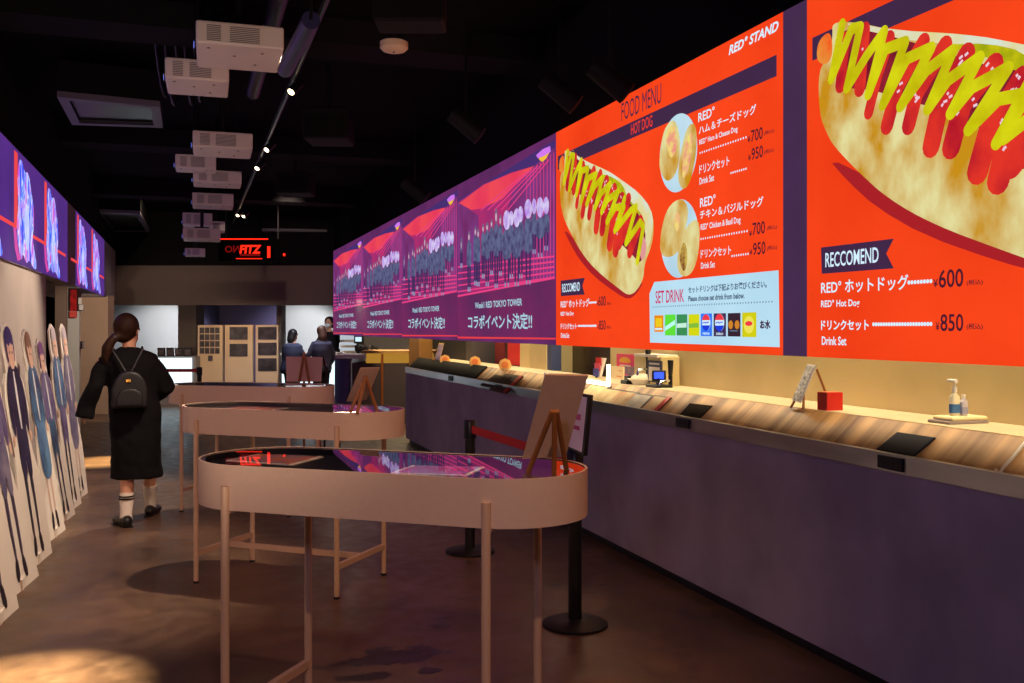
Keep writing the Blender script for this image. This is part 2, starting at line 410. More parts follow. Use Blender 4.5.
    q = lambda s, m, x0, yt, yb_, x1, **k: line_text(root, s, m, *zm(x0, yt, 780, 200, 4.19), zm(x0, yb_, 780, 200, 4.19)[1], zm(x1, 0, 780, 200, 4.19)[0], sh=DY, **k)
    q('RECCOMEND', G_white, 190, 222, 283, 413)
    q('RED° ホットドッグ', G_white, 172, 338, 395, 538, bold=.016)
    q('RED° Hot Dog', G_white, 172, 420, 458, 333, bold=.02)
    q('¥', G_ink, 642, 332, 366, 662)
    q('600', G_ink, 665, 293, 369, 768)
    q('(税込)', G_ink, 782, 335, 360, 850)
    q('ドリンクセット', G_white, 172, 503, 546, 372, bold=.025)
    q('Drink Set', G_white, 175, 571, 607, 278, bold=.02)
    q('¥', G_ink, 652, 512, 547, 668)
    q('850', G_ink, 672, 478, 550, 768)
    q('(税込)', G_ink, 782, 517, 545, 850)
    dots(root, G_white, *zm(540, 0, 780, 200, 4.19)[:1], zm(632, 0, 780, 200, 4.19)[0], 282.5, 8, sh=DY)
    dots(root, G_white, zm(392, 0, 780, 200, 4.19)[0], zm(632, 0, 780, 200, 4.19)[0], 324.3, 22, sh=DY)
    # headings and price list
    q = lambda s, m, u0, vt, vb, u1, **k: line_text(root, s, m, u0, vt, vb, u1, **k)
    q('FOOD MENU', G_dark, 621.5, 103.4, 121.5, 661.3, bold=.0)
    q('HOT DOG', em('orange_ink', (236, 60, 40)), 630.9, 124.5, 135.5, 652.4, layer=6)
    q('RED° STAND', G_white, 728.7, 45.5, 55.5, 778.5, bold=.03, shear=.25)
    for s, u0, vt, vb, u1 in (('RED°', 698.3, 112.8, 122.2, 714.5), ('ハム＆チーズドッグ', 698.8, 126.2, 135, 756.2), ('RED° Ham & Cheese Dog', 699.3, 139.5, 146.5, 737.5), ('ドリンクセット', 699.3, 165, 174.5, 729.3), ('Drink Set', 699.5, 178, 184.8, 714),
                              ('RED°', 700, 198, 207.5, 715.5), ('チキン＆バジルドッグ', 700, 210.5, 219.5, 763.3), ('RED° Chicken & Basil Dog', 700.7, 224, 232, 740.5), ('ドリンクセット', 700.7, 249.7, 258.6, 731), ('Drink Set', 701, 262.6, 269, 714.8)):
        q(s, G_white, u0, vt, vb, u1, bold=.014)
    for s, u0, vt, vb, u1 in (('¥', 747.5, 136.5, 143, 750.5), ('700', 751, 130.5, 142.5, 762.8), ('(税込)', 764, 131.5, 136, 774), ('¥', 748, 155, 161, 751), ('950', 751.5, 148.5, 160.5, 763), ('(税込)', 764, 150.5, 155, 774),
                              ('¥', 749, 231, 236.5, 752), ('700', 752.5, 223, 235.5, 765), ('(税込)', 767, 226, 231, 777), ('¥', 749.5, 249.5, 255, 752.5), ('950', 753, 243, 255.5, 765.5), ('(税込)', 767, 246, 251, 777)):
        q(s, G_ink, u0, vt, vb, u1)
    for u0, u1, v, k in ((700, 746, 153, 20), (731, 746, 173, 8), (701, 747, 239, 20), (732, 748, 256, 8)): dots(root, G_white, u0, u1, v, k, r=.006)
    # round food photographs
    for (u, v, s2) in ((677.7, 153.1, 1), (679, 238.7, 2)):
        ce = surf(u, v, 2); R = .218
        ph = MB().poly([(ce.x, ce.y + R * math.cos(k * math.pi / 20), ce.z + R * math.sin(k * math.pi / 20)) for k in range(40)]).build('round_photo', em('plate', (196, 226, 240), rgb2=(170, 205, 225), scale=3), root, fix=False)
        def blob(pts, m, ly, nm):
            MB().poly([(ce.x - ly * .0012, ce.y - a_ * R, ce.z + b_ * R) for a_, b_ in smooth_poly(pts, 2)]).build(nm, m, ph, fix=False)
        if s2 == 1:
            blob([(-1.0, .1), (-.75, .8), (-.1, .95), (.2, .2), (0, -.5), (-.55, -.7), (-1.0, -.3)], G_bun, 1, 'bread'); blob([(-.7, .6), (-.2, .85), (.05, .2), (-.35, -.2)], em('ham', (236, 130, 130), rgb2=(240, 220, 120), scale=20), 2, 'filling')
            blob([(.2, -1.0), (-.05, -.5), (.45, .6), (.95, .6), (1.0, -.1), (.65, -.9)], G_bun, 1, 'bread'); blob([(.2, -.8), (.35, .2), (.85, .5), (.65, -.5)], em('ham', (0, 0, 0)), 2, 'filling')
        else:
            blob([(-1.0, .3), (-.6, .9), (.15, 1.05), (.55, .7), (.3, .1), (-.1, -.45), (-1.05, -.4)], G_bun, 1, 'bread'); blob([(-.3, .45), (-.05, .75), (.1, .5), (-.05, .1)], em('ham', (0, 0, 0)), 2, 'filling')
            blob([(-.15, -.6), (.2, .2), (1.05, .5), (1.05, -.4), (.7, -.95), (.1, -1.0)], G_bun, 1, 'bread'); blob([(-.02, -.5), (.3, 0), (.5, -.5), (.3, -.95)], em('chicken', (120, 60, 30), rgb2=(220, 190, 90), scale=20), 2, 'filling')
    # set drink panel
    pn = flat(MB(), [(649.4, 293.7), (654.3, 282), (778.5, 270.3), (779.7, 347.2), (650, 342.5)], 2).build('drink_panel', G_panel, root, fix=False)
    line_text(pn, 'SET DRINK', G_mag, 655.5, 291, 303.5, 684)
    line_text(pn, 'セットドリンクは下記よりお選びください。', em('panel_ink', (72, 92, 118)), 688.3, 286.5, 293.3, 766.8, bold=.03)
    line_text(pn, 'Please choose set drink from below.', em('panel_ink', (72, 92, 118)), 688.3, 296, 301.5, 744.5, bold=.03)
    dots(pn, G_grey, 653, 772, 307, 50, r=.005)
    tiles = [((654.4, 663.4), (238, 140, 20), (240, 200, 30), 315.5, 331.8), ((665, 675.6), (96, 224, 56), (190, 250, 240), 314.7, 335.4), ((676.6, 687.2), (58, 142, 84), (200, 240, 220), 314.5, 335.4), ((688.6, 699.3), (214, 216, 16), (130, 190, 60), 314.4, 335.6),
             ((700.8, 712), (50, 120, 246), None, 313.7, 336), ((713.7, 726), (66, 46, 84), None, 313.5, 336.3), ((727.8, 740.5), (56, 36, 48), (214, 150, 40), 313.2, 336.4), ((742.2, 756.4), (212, 206, 14), (238, 226, 90), 312.6, 337)]
    for i, ((u0, u1), c1, c2, vt, vb) in enumerate(tiles):
        a = surf(u0, vt, 4); b = surf(u1, vb, 4); lo = surf(u0, vb, 4).z; hi = surf(u0, vt, 4).z
        t = MB().poly([(a.x, a.y, lo), (a.x, b.y, lo), (a.x, b.y, hi), (a.x, a.y, hi)]).build('drink_picture', em('tile%d' % i, c1), pn, fix=False)
        cy, cz, w, h = (a.y + b.y) / 2, (lo + hi) / 2, (a.y - b.y), hi - lo
        if c2 is None:
            cz += h * .1; r_ = w * .36
            def arc(y0, y1, m, ly):
                pts = []
                for k in range(25):
                    an = math.pi * 2 * k / 24; yy = r_ * 1.05 * math.sin(an); yy = max(y0 * r_, min(y1 * r_, yy)); xx = r_ * math.cos(an) if abs(math.sin(an)) < 1 else 0
                    lim = math.sqrt(max(r_ * r_ * 1.1 - yy * yy, 0)); xx = max(-lim, min(lim, xx * 1.05)); pts.append((a.x - .0012 * ly, cy + xx, cz + yy))
                MB().poly(pts).build('round_logo', m, t, fix=False)
            arc(-1.05, 1.05, G_white, 1); arc(.3, 1.05, em('logo_red', (238, 60, 70)), 2); arc(-1.05, -.35, em('logo_blue', (30, 60, 220)), 2)
            mb = MB(); add_text(mb, 'PEPSI' if i == 4 else 'ZERO', lambda x_, y_: (a.x - .002, cy + w * .3 - w * .6 * x_, lo + h * .06 + h * .1 * y_), .03); mb.build('lettering', G_white, t, fix=False)
            mb = MB(); add_text(mb, 'pepsi', lambda x_, y_: (a.x - .004, cy + w * .28 - w * .56 * x_, cz - h * .06 + h * .12 * y_), .03); mb.build('lettering', em('logo_blue', (0, 0, 0)), t, fix=False)
        elif i == 6:
            for s_, dy in ((-1, .25), (1, -.25)):
                MB().poly([(a.x - .0015, cy + w * dy + w * .19 * math.cos(k * math.pi / 6), cz + w * .19 * math.sin(k * math.pi / 6)) for k in range(12)]).build('round_logo', em('logo_gold', (206, 130, 40)), t, fix=False)
            MB().poly([(a.x - .0015, cy + w * .3, lo + h * .22), (a.x - .0015, cy - w * .3, lo + h * .22), (a.x - .0015, cy - w * .3, lo + h * .26), (a.x - .0015, cy + w * .3, lo + h * .26)]).build('caption_bar', G_grey, t, fix=False)
        else:
            if i == 7:
                MB().poly([(a.x - .0015, cy + w * .36 * math.cos(k * math.pi / 8), cz + h * .36 * math.sin(k * math.pi / 8)) for k in range(16)]).build('round_logo', em('t2%d' % i, c2), t, fix=False)
                MB().poly([(a.x - .0027, cy + w * .26 * math.cos(k * math.pi / 8), cz + h * .1 * math.sin(k * math.pi / 8) + h * .05) for k in range(16)]).build('round_logo', em('logo_red', (0, 0, 0)), t, fix=False)
            elif i == 0:
                MB().poly([(a.x - .0015, cy + w * sx * .36, cz + h * sz) for sx, sz in ((-1, -.2), (1, -.2), (1, .33), (-1, .33))]).build('drink_print', em('t2%d' % i, c2), t, fix=False)
                MB().poly([(a.x - .0015, cy + w * sx * .4, cz + h * sz) for sx, sz in ((-1, -.38), (1, -.38), (1, -.27), (-1, -.27))]).build('caption_bar', G_white, t, fix=False)
            else:
                sl = .14 if i == 1 else .0
                MB().poly([(a.x - .0015, cy - w * sx * .46, cz + h * sz + h * sl * sx) for sx, sz in ((-1, -.14), (1, -.12), (1, .1), (-1, .06))]).build('drink_print', em('t2%d' % i, c2), t, fix=False)
    line_text(pn, 'お水', G_dark, 760, 320, 329, 770.5, layer=4, bold=.05)
    return root
m1 = menu_screen()
tag(m1, 'whole red food menu picture with two round food photos and pale set drink panel', group=None)
del m1['group']
m2 = copy_tree(m1); m2.location.y -= DY
tag(m2, 'nearest red menu picture, cut off by the photo edge, showing one large hot dog')
# dim glowing strip laid on as the unlit wall gap between menu pictures
ya, yb_ = surf(783, 300).y, surf(806, 300).y
struct('trim_unlit_gap_right', MB().box((XR - .003, (ya + yb_) / 2, (H0 + H1) / 2), (.005, ya - yb_, H1 - H0)), em('strip', (70, 44, 78), noise=.08, scale=5))

# ------------------------------------------------------------------ event pictures
EV = {'bg': em('ev_ground', (84, 38, 88), rgb2=(108, 44, 104), scale=1.6), 'top': em('ev_top', (70, 46, 112)), 'red': em('ev_red', (240, 76, 86), rgb2=(228, 56, 90), scale=2),
      'mag': em('ev_magenta', (176, 46, 108), rgb2=(140, 44, 112), scale=1.5), 'bld': em('ev_building', (112, 42, 100), rgb2=(128, 58, 130), scale=3), 'line': em('ev_line', (232, 64, 130)),
      'body': em('ev_body', (98, 104, 142), rgb2=(58, 44, 88), scale=12, nbias=.45), 'bodyd': em('ev_body_dark', (66, 44, 92)), 'head': em('ev_head', (216, 206, 240), rgb2=(178, 130, 226), scale=14), 'skin': em('ev_skin', (214, 170, 190)), 'hair': em('ev_hair', (120, 96, 130)),
      'pale': em('ev_pale', (170, 210, 226)), 'low': em('ev_low', (92, 40, 88), rgb2=(120, 40, 92), scale=1.2), 'rline': em('ev_redline', (230, 62, 70)), 'gold': em('ev_gold', (240, 190, 60)), 'vio': em('ev_violet', (210, 120, 240))}
def event_screen():
    y0 = surf(457.5, 300).y; y1 = surf(555.5, 300).y
    root = thing('projected_poster', 'x', 'projected picture', (XR, (y0 + y1) / 2, H0))
    MB().box((XR - .003, (y0 + y1) / 2, (H0 + H1) / 2), (.005, y0 - y1, H1 - H0)).build('picture_ground', EV['bg'], root)
    g = lambda x, y: zm(x, y, 460, 180, 5.69)
    w = lambda x, y: zm(x, y, 450, 135, 3.255)
    def pl(pts, m, ly, nm, par=root): return flat(MB(), pts, ly).build(nm, m, par, fix=False)
    pl([(457.6, w(0, 212)[1]), w(345, 14), w(345, 90), (457.6, w(0, 270)[1])], EV['top'], 1, 'sky_band')
    pl([w(26, 218), w(110, 160), w(200, 122), w(268, 102), w(340, 70), w(340, 480), w(30, 515)], EV['mag'], 2, 'tower_backdrop')
    pl([w(30, 222), w(110, 162), w(200, 124), w(272, 102), w(215, 160), w(170, 208), w(100, 240), w(70, 244)], EV['red'], 3, 'red_sweep')
    pl([(457.6, w(0, 240)[1]), w(24, 218), w(92, 262), w(100, 470), w(60, 505), (457.6, w(0, 520)[1])], EV['bld'], 3.5, 'building_print')
    pl([w(275, 100), w(342, 40), w(342, 470), w(255, 485), w(170, 300), w(205, 180)], EV['bld'], 3.8, 'building_print')
    mb = MB()
    for k in range(9): stroke(mb, [w(250 + k * 11, 120 - k * 8), w(250 + k * 11, 470)], .012, 4.4, rnd=False)
    for k in range(5): stroke(mb, [(457.8, w(0, 430 + k * 20)[1]), w(340, 395 + k * 17)], .014, 4.5, rnd=False)
    for k in range(5): stroke(mb, [w(100 + k * 22, 245), w(250 + k * 18, 120 - k * 10)], .012, 4.5, rnd=False)
    mb.build('tower_lattice', EV['line'], root, fix=False)
    pl([(457.6, w(0, 525)[1]), w(343, 466), w(343, 655), (457.6, w(0, 668)[1])], EV['low'], 5, 'caption_ground')
    pl([(457.6, w(0, 521)[1]), w(342, 462), w(342, 468), (457.6, w(0, 528)[1])], EV['line'], 5.4, 'ground_line')
    pl([(457.6, w(0, 656)[1]), w(344, 660), w(344, 666), (457.6, w(0, 662)[1])], EV['rline'], 5.6, 'ground_line')
    figs = [(8, 400, 330, 500, 0, 5), (52, 290, 350, 635, 0, 12), (88, 262, 320, 600, 0, 11), (104, 275, 330, 605, 0, 11), (132, 248, 300, 560, 0, 11), (155, 240, 290, 605, 0, 14), (180, 222, 270, 540, 0, 12), (206, 160, 250, 615, 0, 14), (230, 195, 260, 545, 0, 13),
            (292, 175, 260, 560, 1, 15), (266, 172, 285, 608, 1, 22), (345, 148, 240, 560, 1, 16), (323, 160, 270, 605, 1, 20), (388, 108, 220, 595, 1, 23), (422, 105, 195, 420, 1, 14), (490, 95, 195, 400, 1, 18), (456, 96, 215, 440, 1, 22)]
    for i, (x, yt, yn, yf, big, hw) in enumerate(figs):
        ly = 6 + i * .35
        f = MB()
        # dark jacket, lower body, legs
        bh = yf - yn
        f.cur = 0; flat(f, smooth_poly([g(x - hw * .9, yn - 2), g(x + hw * .9, yn - 4), g(x + hw * 1.15, yn + bh * .3), g(x + hw, yn + bh * .52), g(x - hw, yn + bh * .54), g(x - hw * 1.15, yn + bh * .3)], 1), ly)
        f.cur = 1
        for s in (-1, 1): flat(f, [g(x + s * hw * .5 - 5, yn + bh * .5), g(x + s * hw * .5 + 5, yn + bh * .5), g(x + s * hw * .4 + 4, yf - 20), g(x + s * hw * .4 - 4, yf - 20)], ly + .05)
        f.cur = 4
        for s in (-1, 1): flat(f, [g(x + s * hw * .4 - 3, yf - 26), g(x + s * hw * .4 + 3, yf - 26), g(x + s * hw * .4 + 4, yf), g(x + s * hw * .4 - 4, yf)], ly + .1)
        f.cur = 2 if big else 3
        rr = hw * (.92 if big else .6); cy = (yt + yn) / 2; ry = (yn - yt) / 2
        flat(f, [g(x + rr * math.cos(k * math.pi / 7), cy + ry * math.sin(k * math.pi / 7)) for k in range(14)], ly + .15)
        if not big:
            f.cur = 5; flat(f, [g(x - 1 + rr * .55 * math.cos(k * math.pi / 5), cy + 6 + ry * .55 * math.sin(k * math.pi / 5)) for k in range(10)], ly + .2)
        f.build('printed_figure', [EV['body'], EV['bodyd'], EV['head'], EV['hair'], em('ev_feet', (140, 140, 178)), EV['skin']], root, fix=False)
    # small emblem in the upper corner
    em_ = flat(MB(), [w(288, 60), w(302, 48), w(316, 40), w(324, 56), w(312, 78), w(300, 88), w(290, 80)], 7).build('emblem', EV['gold'], root, fix=False)
    flat(MB(), [w(280, 66), w(302, 46), w(326, 36), w(328, 54), w(306, 68), w(286, 76)], 8).build('emblem_letters', EV['vio'], em_, fix=False)
    k = lambda x, y: zm(x, y, 470, 290, 11.378)
    def lt(s, x0, yt, yb, x1): a, b, c_ = k(x0, yt), k(x0, yb), k(x1, 0); line_text(root, s, EV['pale'], a[0], a[1], b[1], c_[0], layer=9, bold=.018)
    lt('Week1 RED TOKYO TOWER', 57, 142, 212, 592); lt('コラボイベント決定!!', -22, 288, 445, 706)
    return root, y0, y1
ev, ey0, ey1 = event_screen()
tag(ev, 'purple event picture touching the red menu, nearest of the four alike')
w0 = ey0 - ey1; ym = (ey0 + ey1) / 2
for (ua, ub), lb in (((402, 457.5), 'purple event picture second from the red menu, with its small emblem'), ((363, 402), 'purple event picture third from the red menu, faded where its edge overlaps'), ((333.4, 363), 'purple event picture farthest from the red menu, above the far counter')):
    e2 = copy_tree(ev); a, b = surf(ua, 300).y, surf(ub, 300).y
    e2.location.y = (a + b) / 2; e2.scale.y = (a - b) / w0; tag(e2, lb)
    if ua == 363:
        mk = None

# ------------------------------------------------------------------ pictures on the opposite header
def lsurf(u, v, ly=0): p = on_x(u, v, XL); p.x = XL + .006 + .0012 * ly; return p
def streak_mat(name, seed):
    m = bpy.data.materials.new(name); m.use_nodes = True; nt = m.node_tree; b = nt.nodes['Principled BSDF']; L = nt.links.new; N = nt.nodes.new
    b.inputs['Base Color'].default_value = (.01, .01, .01, 1); b.inputs['Emission Strength'].default_value = 1.15
    tc = N('ShaderNodeTexCoord'); mp = N('ShaderNodeMapping'); mp.inputs['Location'].default_value = (0, seed * 7.3, seed); mp.inputs['Scale'].default_value = (1, 6, 1.6); mp.inputs['Rotation'].default_value = (.18, 0, 0)
    n = N('ShaderNodeTexNoise'); n.inputs['Scale'].default_value = 1.9; n.inputs['Detail'].default_value = 5; n.inputs['Distortion'].default_value = 1.2
    L(tc.outputs['Object'], mp.inputs[0]); L(mp.outputs[0], n.inputs['Vector'])
    r = N('ShaderNodeValToRGB'); cr = r.color_ramp
    for i, (p, c_) in enumerate(((.3, (84, 40, 170)), (.41, (50, 60, 236)), (.47, (40, 130, 255)), (.52, (226, 226, 255)), (.58, (170, 90, 230)), (.66, (232, 60, 150)))):
        e = cr.elements[i] if i < 2 else cr.elements.new(p)
        e.position = p; e.color = lin(c_) + (1,)
    L(n.outputs[0], r.inputs[0]); L(r.outputs[0], b.inputs['Emission Color'])
    return m
G_lbg = em('left_ground', (92, 50, 142), .9, rgb2=(78, 44, 126), scale=2)
G_lred = em('left_red', (238, 72, 76)); G_lmag = em('left_magenta', (216, 74, 168))
STREAK = [streak_mat('streaks_%d' % i, i + 1) for i in range(3)]
LH0, LH1 = 1.98, 2.905
def gallery_screen(y0, y1, units, label):
    root = thing('projected_gallery', label, 'projected picture', (XL, (y0 + y1) / 2, LH0))
    MB().box((XL + .003, (y0 + y1) / 2, (LH0 + LH1) / 2), (.005, abs(y1 - y0), LH1 - LH0)).build('picture_ground', G_lbg, root)
    X = XL + .008
    for i, (c, w) in enumerate(units):
        # c: near edge y of the red bar, w: pitch
        q = lambda a, h, ly=0: (X + ly * .0012, c + a * w, LH0 + h * (LH1 - LH0))
        MB().poly([q(0, .3), q(.1, .3), q(.1, .97), q(0, .97)]).build('red_bar', G_lred, root, fix=False)
        MB().poly([q(.1, .02), q(.02, .12), q(-.02, .3), q(.05, .3), q(.12, .12), q(.2, .05)]).build('magenta_bar', G_lmag, root, fix=False)
        MB().poly([q(-.35, .3), q(1.0, .3), q(1.0, .335), q(-.35, .335)]).build('red_line', G_lred, root, fix=False)
        body = [(.12, .92), (.22, .95), (.3, .85), (.42, .9), (.52, .72), (.6, .6), (.6, .42), (.55, .3), (.62, .18), (.72, .02), (.6, 0.0), (.45, .08), (.35, .02), (.25, .12), (.2, .02), (.1, .18), (.06, .35), (.12, .5), (.08, .7)]
        MB().poly([q(a, h, 1.5) for a, h in smooth_poly(body, 2)]).build('streaked_print', STREAK[i % 3], root, fix=False)
        MB().poly([q(a, h, 2.5) for a, h in smooth_poly([(.28, .45), (.36, .62), (.44, .5), (.46, .25), (.38, .12), (.3, .25)], 2)]).build('pale_print', em('left_core', (226, 232, 255), rgb2=(150, 170, 255), scale=9, stretch=(1, 4, 1)), root, fix=False)
    return root
def ly_(u): return on_x(u, 250, XL).y
yy = [ly_(13), ly_(43.5)]; pit = yy[1] - yy[0]
gallery_screen(ly_(-330), ly_(67), [(yy[0] + k * pit, pit) for k in range(-3, 2)], 'blue and purple streaked picture row above the cut-out figures, nearer of two')
gallery_screen(ly_(75.5), ly_(104), [(ly_(76.5), ly_(91) - ly_(76.5)), (ly_(91), ly_(103.5) - ly_(91))], 'blue and purple streaked picture pair farther along, above the red hanging sign')
# ------------------------------------------------------------------ service counter
yE = on_x(405, 440, XR).y
M_conc = mat('counter_concrete', (178, 164, 180), .8, noise=.25, scale=2.5, bump=.1)
M_band = mat('steel_band', (176, 178, 192), .28, 1.0, noise=.3, scale=1.5, stretch=(1, 1, 4))
M_plank = mat('counter_planks', (206, 156, 100), .4, rgb2=(96, 54, 28), scale=3.0, stretch=(.1, 3.4, .1), nbias=.47, spec=.3)
M_ledge = mat('ledge_stone', (212, 190, 150), .6, noise=.08, scale=3)
M_kwall = mat('kitchen_plaster', (220, 196, 142), .8, noise=.14, scale=2.4, bump=.05)
ct = thing('service_counter', 'long grey concrete service counter with steel edge and plank top under the menu pictures', 'counter', (XR, yE / 2, 0))
LH = 1.07
body = MB().bb((XR + .012, -1.5, .06), (3.06, yE, .9)).build('counter_body', M_conc, ct)
MB().bb((XR + .05, -1.5, 0), (3.04, yE - .04, .06)).build('plinth', M_blackm, ct)
MB().bb((XR, -1.5, .892), (XR + .03, yE, .963)).build('steel_edge', M_band, ct)
SP0 = Vector((XR + .03, 0, .935)); SN = Vector((-.135, 0, .15)).normalized()
def on_slope(u, v, off=0.0):
    d = ray(u, v); p0 = SP0 + SN * off; return EYE + d * ((p0 - EYE).dot(SN) / d.dot(SN))
MB().prism([(XR + .03, -1.5, .9), (XR + .03, -1.5, .935), (2.78, -1.5, LH), (2.8, -1.5, LH), (2.8, -1.5, .9)], (0, yE + 1.5 - .02, 0)).build('plank_slope', M_plank, ct)
yD = on_x(470, 370, XR).y
MB().prism([SP0 + Vector((.01, yD, .01)), SP0 + Vector((.15, yD, .137)), SP0 + Vector((.15, yE - .01, .137)), SP0 + Vector((.01, yE - .01, .01))], SN * .012).build('dark_end_top', mat('dark_slab', (16, 14, 16), .7, spec=.1), ct)
MB().bb((2.79, -1.5, .9), (3.1, on_x(428, 358, 2.78).y, LH + .002)).build('rear_ledge', M_ledge, ct)
for (u0, u1, v) in ((879, 904, 470), (677, 690, 428.5), (496, 502, 392), (449, 453, 382.5)):
    a, b = on_x(u0, v, XR), on_x(u1, v, XR)
    o = MB().box((XR - .004, (a.y + b.y) / 2, .927), (.012, abs(a.y - b.y), .052)).build('socket_plate', M_blackm, ct, bevel=.003)
    for s in (-1, 1): MB().tube([(XR - .012, (a.y + b.y) / 2 + s * .025, .927), (XR - .008, (a.y + b.y) / 2 + s * .025, .927)], .009).build('socket', M_metal_dark, o)
# sunken bin in the plank top
q = [on_slope(u, v, .001) for u, v in ((677, 418), (690, 403.5), (713, 406), (699, 420))]
MB().prism(q, SN * .003).build('sunken_bin', mat('bin_dark', (30, 18, 10), .8, spec=.1), ct)

# kitchen back wall and what the gap shows
KX0 = 3.09
yk = on_x(609, 380, KX0).y
struct('wall_kitchen_near', MB().bb((KX0 + .012, -2.4, 0), (KX0 + .12, yk, 2.6)), M_kwall)
def kpiece(nm, u0, u1, m, x=KX0, x2=.12, kind=True, h=2.6):
    a, b = on_x(u0, 360, x).y, on_x(u1, 360, x).y
    mb = MB().bb((x, b, 0), (x + x2, a, h))
    return struct(nm, mb, m) if kind else mb
kpiece('wall_kitchen_column', 530, 546, M_kwall, x2=.3)
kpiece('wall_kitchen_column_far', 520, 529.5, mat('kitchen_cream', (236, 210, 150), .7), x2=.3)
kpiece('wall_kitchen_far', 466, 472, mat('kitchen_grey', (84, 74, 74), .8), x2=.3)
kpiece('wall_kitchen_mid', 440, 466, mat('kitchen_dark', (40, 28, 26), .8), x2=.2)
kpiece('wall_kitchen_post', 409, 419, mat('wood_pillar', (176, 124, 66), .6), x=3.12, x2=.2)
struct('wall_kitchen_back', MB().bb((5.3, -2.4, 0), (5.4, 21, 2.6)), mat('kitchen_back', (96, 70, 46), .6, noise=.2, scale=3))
struct('ceiling_kitchen', MB().bb((XR + .16, -2.4, 2.55), (5.4, 21, 2.65)), mat('kitchen_ceiling', (120, 100, 80), .9))
a, b = on_x(504, 360, KX0), on_x(520, 360, KX0)
t = thing('red_banner', 'plain red banner panel hanging in the kitchen opening behind the counter', 'banner', (KX0 + .05, (a.y + b.y) / 2, 1.0))
MB().bb((KX0 + .04, b.y, 1.08), (KX0 + .05, a.y, 1.7)).build('banner_cloth', mat('banner_red', (226, 26, 20), .7), t)
MB().tube([(KX0 + .045, b.y, 1.71), (KX0 + .045, a.y, 1.71)], .012).build('banner_rod', M_metal_dark, t)
a, b = on_x(495, 360, KX0 + .2), on_x(504.5, 360, KX0 + .2)
t = thing('dark_red_banner', 'dull dark red banner panel behind and beyond the bright red banner', 'banner', (KX0 + .2, (a.y + b.y) / 2, 1.0))
MB().bb((KX0 + .2, b.y, 1.05), (KX0 + .21, a.y, 1.7)).build('banner_cloth', mat('banner_dark_red', (140, 32, 34), .7), t)
MB().tube([(KX0 + .205, b.y, 1.71), (KX0 + .205, a.y, 1.71)], .012).build('banner_rod', M_metal_dark, t)
# glowing strip along the kitchen window
lz = at_height(608.5, 384.5, LH + .014)
pts = [at_height(547, 375, LH + .014), at_height(590, 381.5, LH + .014), lz, lz + Vector((0, 0, .13))]
t = thing('light_strip', 'bright white light strip edging the kitchen window behind the counter', 'light', pts[1])
MB().tube(pts, .014, 8).build('glowing_tube', mat('strip_glow', (255, 236, 190), emit=6), t)
MB().box(pts[0] + Vector((0, 0, 0)), (.04, .03, .04)).build('end_cap', M_white_plastic, t)
# upright of the opening, blue light on its edge painted into the colour
a, b = on_x(546, 360, 3.1).y, on_x(551, 360, 3.1).y
struct('trim_window_kitchen', MB().bb((3.102, b, LH), (3.2, a, 2.5)), mat('upright_bluelit', (70, 80, 120), .6))
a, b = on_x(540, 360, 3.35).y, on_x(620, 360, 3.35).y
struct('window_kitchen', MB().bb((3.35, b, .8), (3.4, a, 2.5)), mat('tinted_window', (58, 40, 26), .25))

# ------------------------------------------------------------------ things on the counter
def put(name, label, cat, p, group=None): return thing(name, label, cat, p, 0, group)
# sanitizer
z = None
def kloc(u, x=2.893): p = on_x(u, 425, x); p.z = LH; return p
sc_ = 1.070
tp = [on_x(935, 427, 2.817), on_x(958, 432, 2.766), on_x(980, 430, 2.893), on_x(975, 424, 2.961)]
pc = kloc(958, 2.95)
t = put('cloth_tray', 'cream tray holding folded cloth with two bottles standing on it', 'tray', (pc.x, pc.y, 1.070))
MB().box((pc.x, pc.y, 1.077), (.2, .12, .014)).build('tray_base', mat('tray_grey', (150, 132, 128), .5), t, bevel=.004)
MB().box((pc.x + .01, pc.y, 1.092), (.18, .11, .017)).build('folded_cloth', mat('cloth_cream', (240, 222, 170), .8), t, bevel=.008)
def bottle(u, x, h, r, name, label, cap, body_m, lab):
    p = kloc(u, x); p.z = 1.101; t = put(name, label, 'bottle', p); c = (p.x, p.y)
    MB().loft([(c[0], c[1], p.z, r * .9, r * .7), (c[0], c[1], p.z + .01, r, r * .8), (c[0], c[1], p.z + h * .8, r, r * .8), (c[0], c[1], p.z + h * .93, r * .5, r * .5), (c[0], c[1], p.z + h, r * .35, r * .35)], 20, 2.6).build('bottle_body', body_m, t, smooth=True)
    MB().loft([(c[0], c[1], p.z + h * .12, r * 1.087, r * .82), (c[0], c[1], p.z + h * .5, r * 1.087, r * .82)], 20, 2.6, cap=False).build('bottle_label', lab, t, smooth=True)
    if cap:
        pm = MB(); pm.loft([(c[0], c[1], p.z + h, r * .5, r * .5), (c[0], c[1], p.z + h + .022, r * .5, r * .5)], 16); pm.tube([(c[0], c[1], p.z + h + .015), (c[0], c[1], p.z + h + .042)], .005); pm.tube([(c[0], c[1] - .01, p.z + h + .044), (c[0], c[1] + .035, p.z + h + .046), (c[0], c[1] + .04, p.z + h + .04)], [.009, .006, .004])
        pm.build('pump_head', M_white_plastic, t, smooth=True)
    else: MB().loft([(c[0], c[1], p.z + h, r * .45, r * .45), (c[0], c[1], p.z + h + .015, r * .45, r * .45)], 16).build('bottle_cap', M_white_plastic, t, smooth=True)
bottle(954.5, 2.93, .095, .02, 'pump_bottle', 'clear hand sanitizer pump bottle with blue label on the cream tray', True, mat('clear_gel', (226, 214, 180), .2), mat('label_blue', (60, 110, 170), .5))
bottle(963.5, 2.97, .07, .017, 'spray_bottle', 'small pale lilac bottle behind the hand sanitizer pump bottle', False, mat('lilac_plastic', (190, 180, 190), .4), mat('label_lilac', (150, 150, 180), .5))
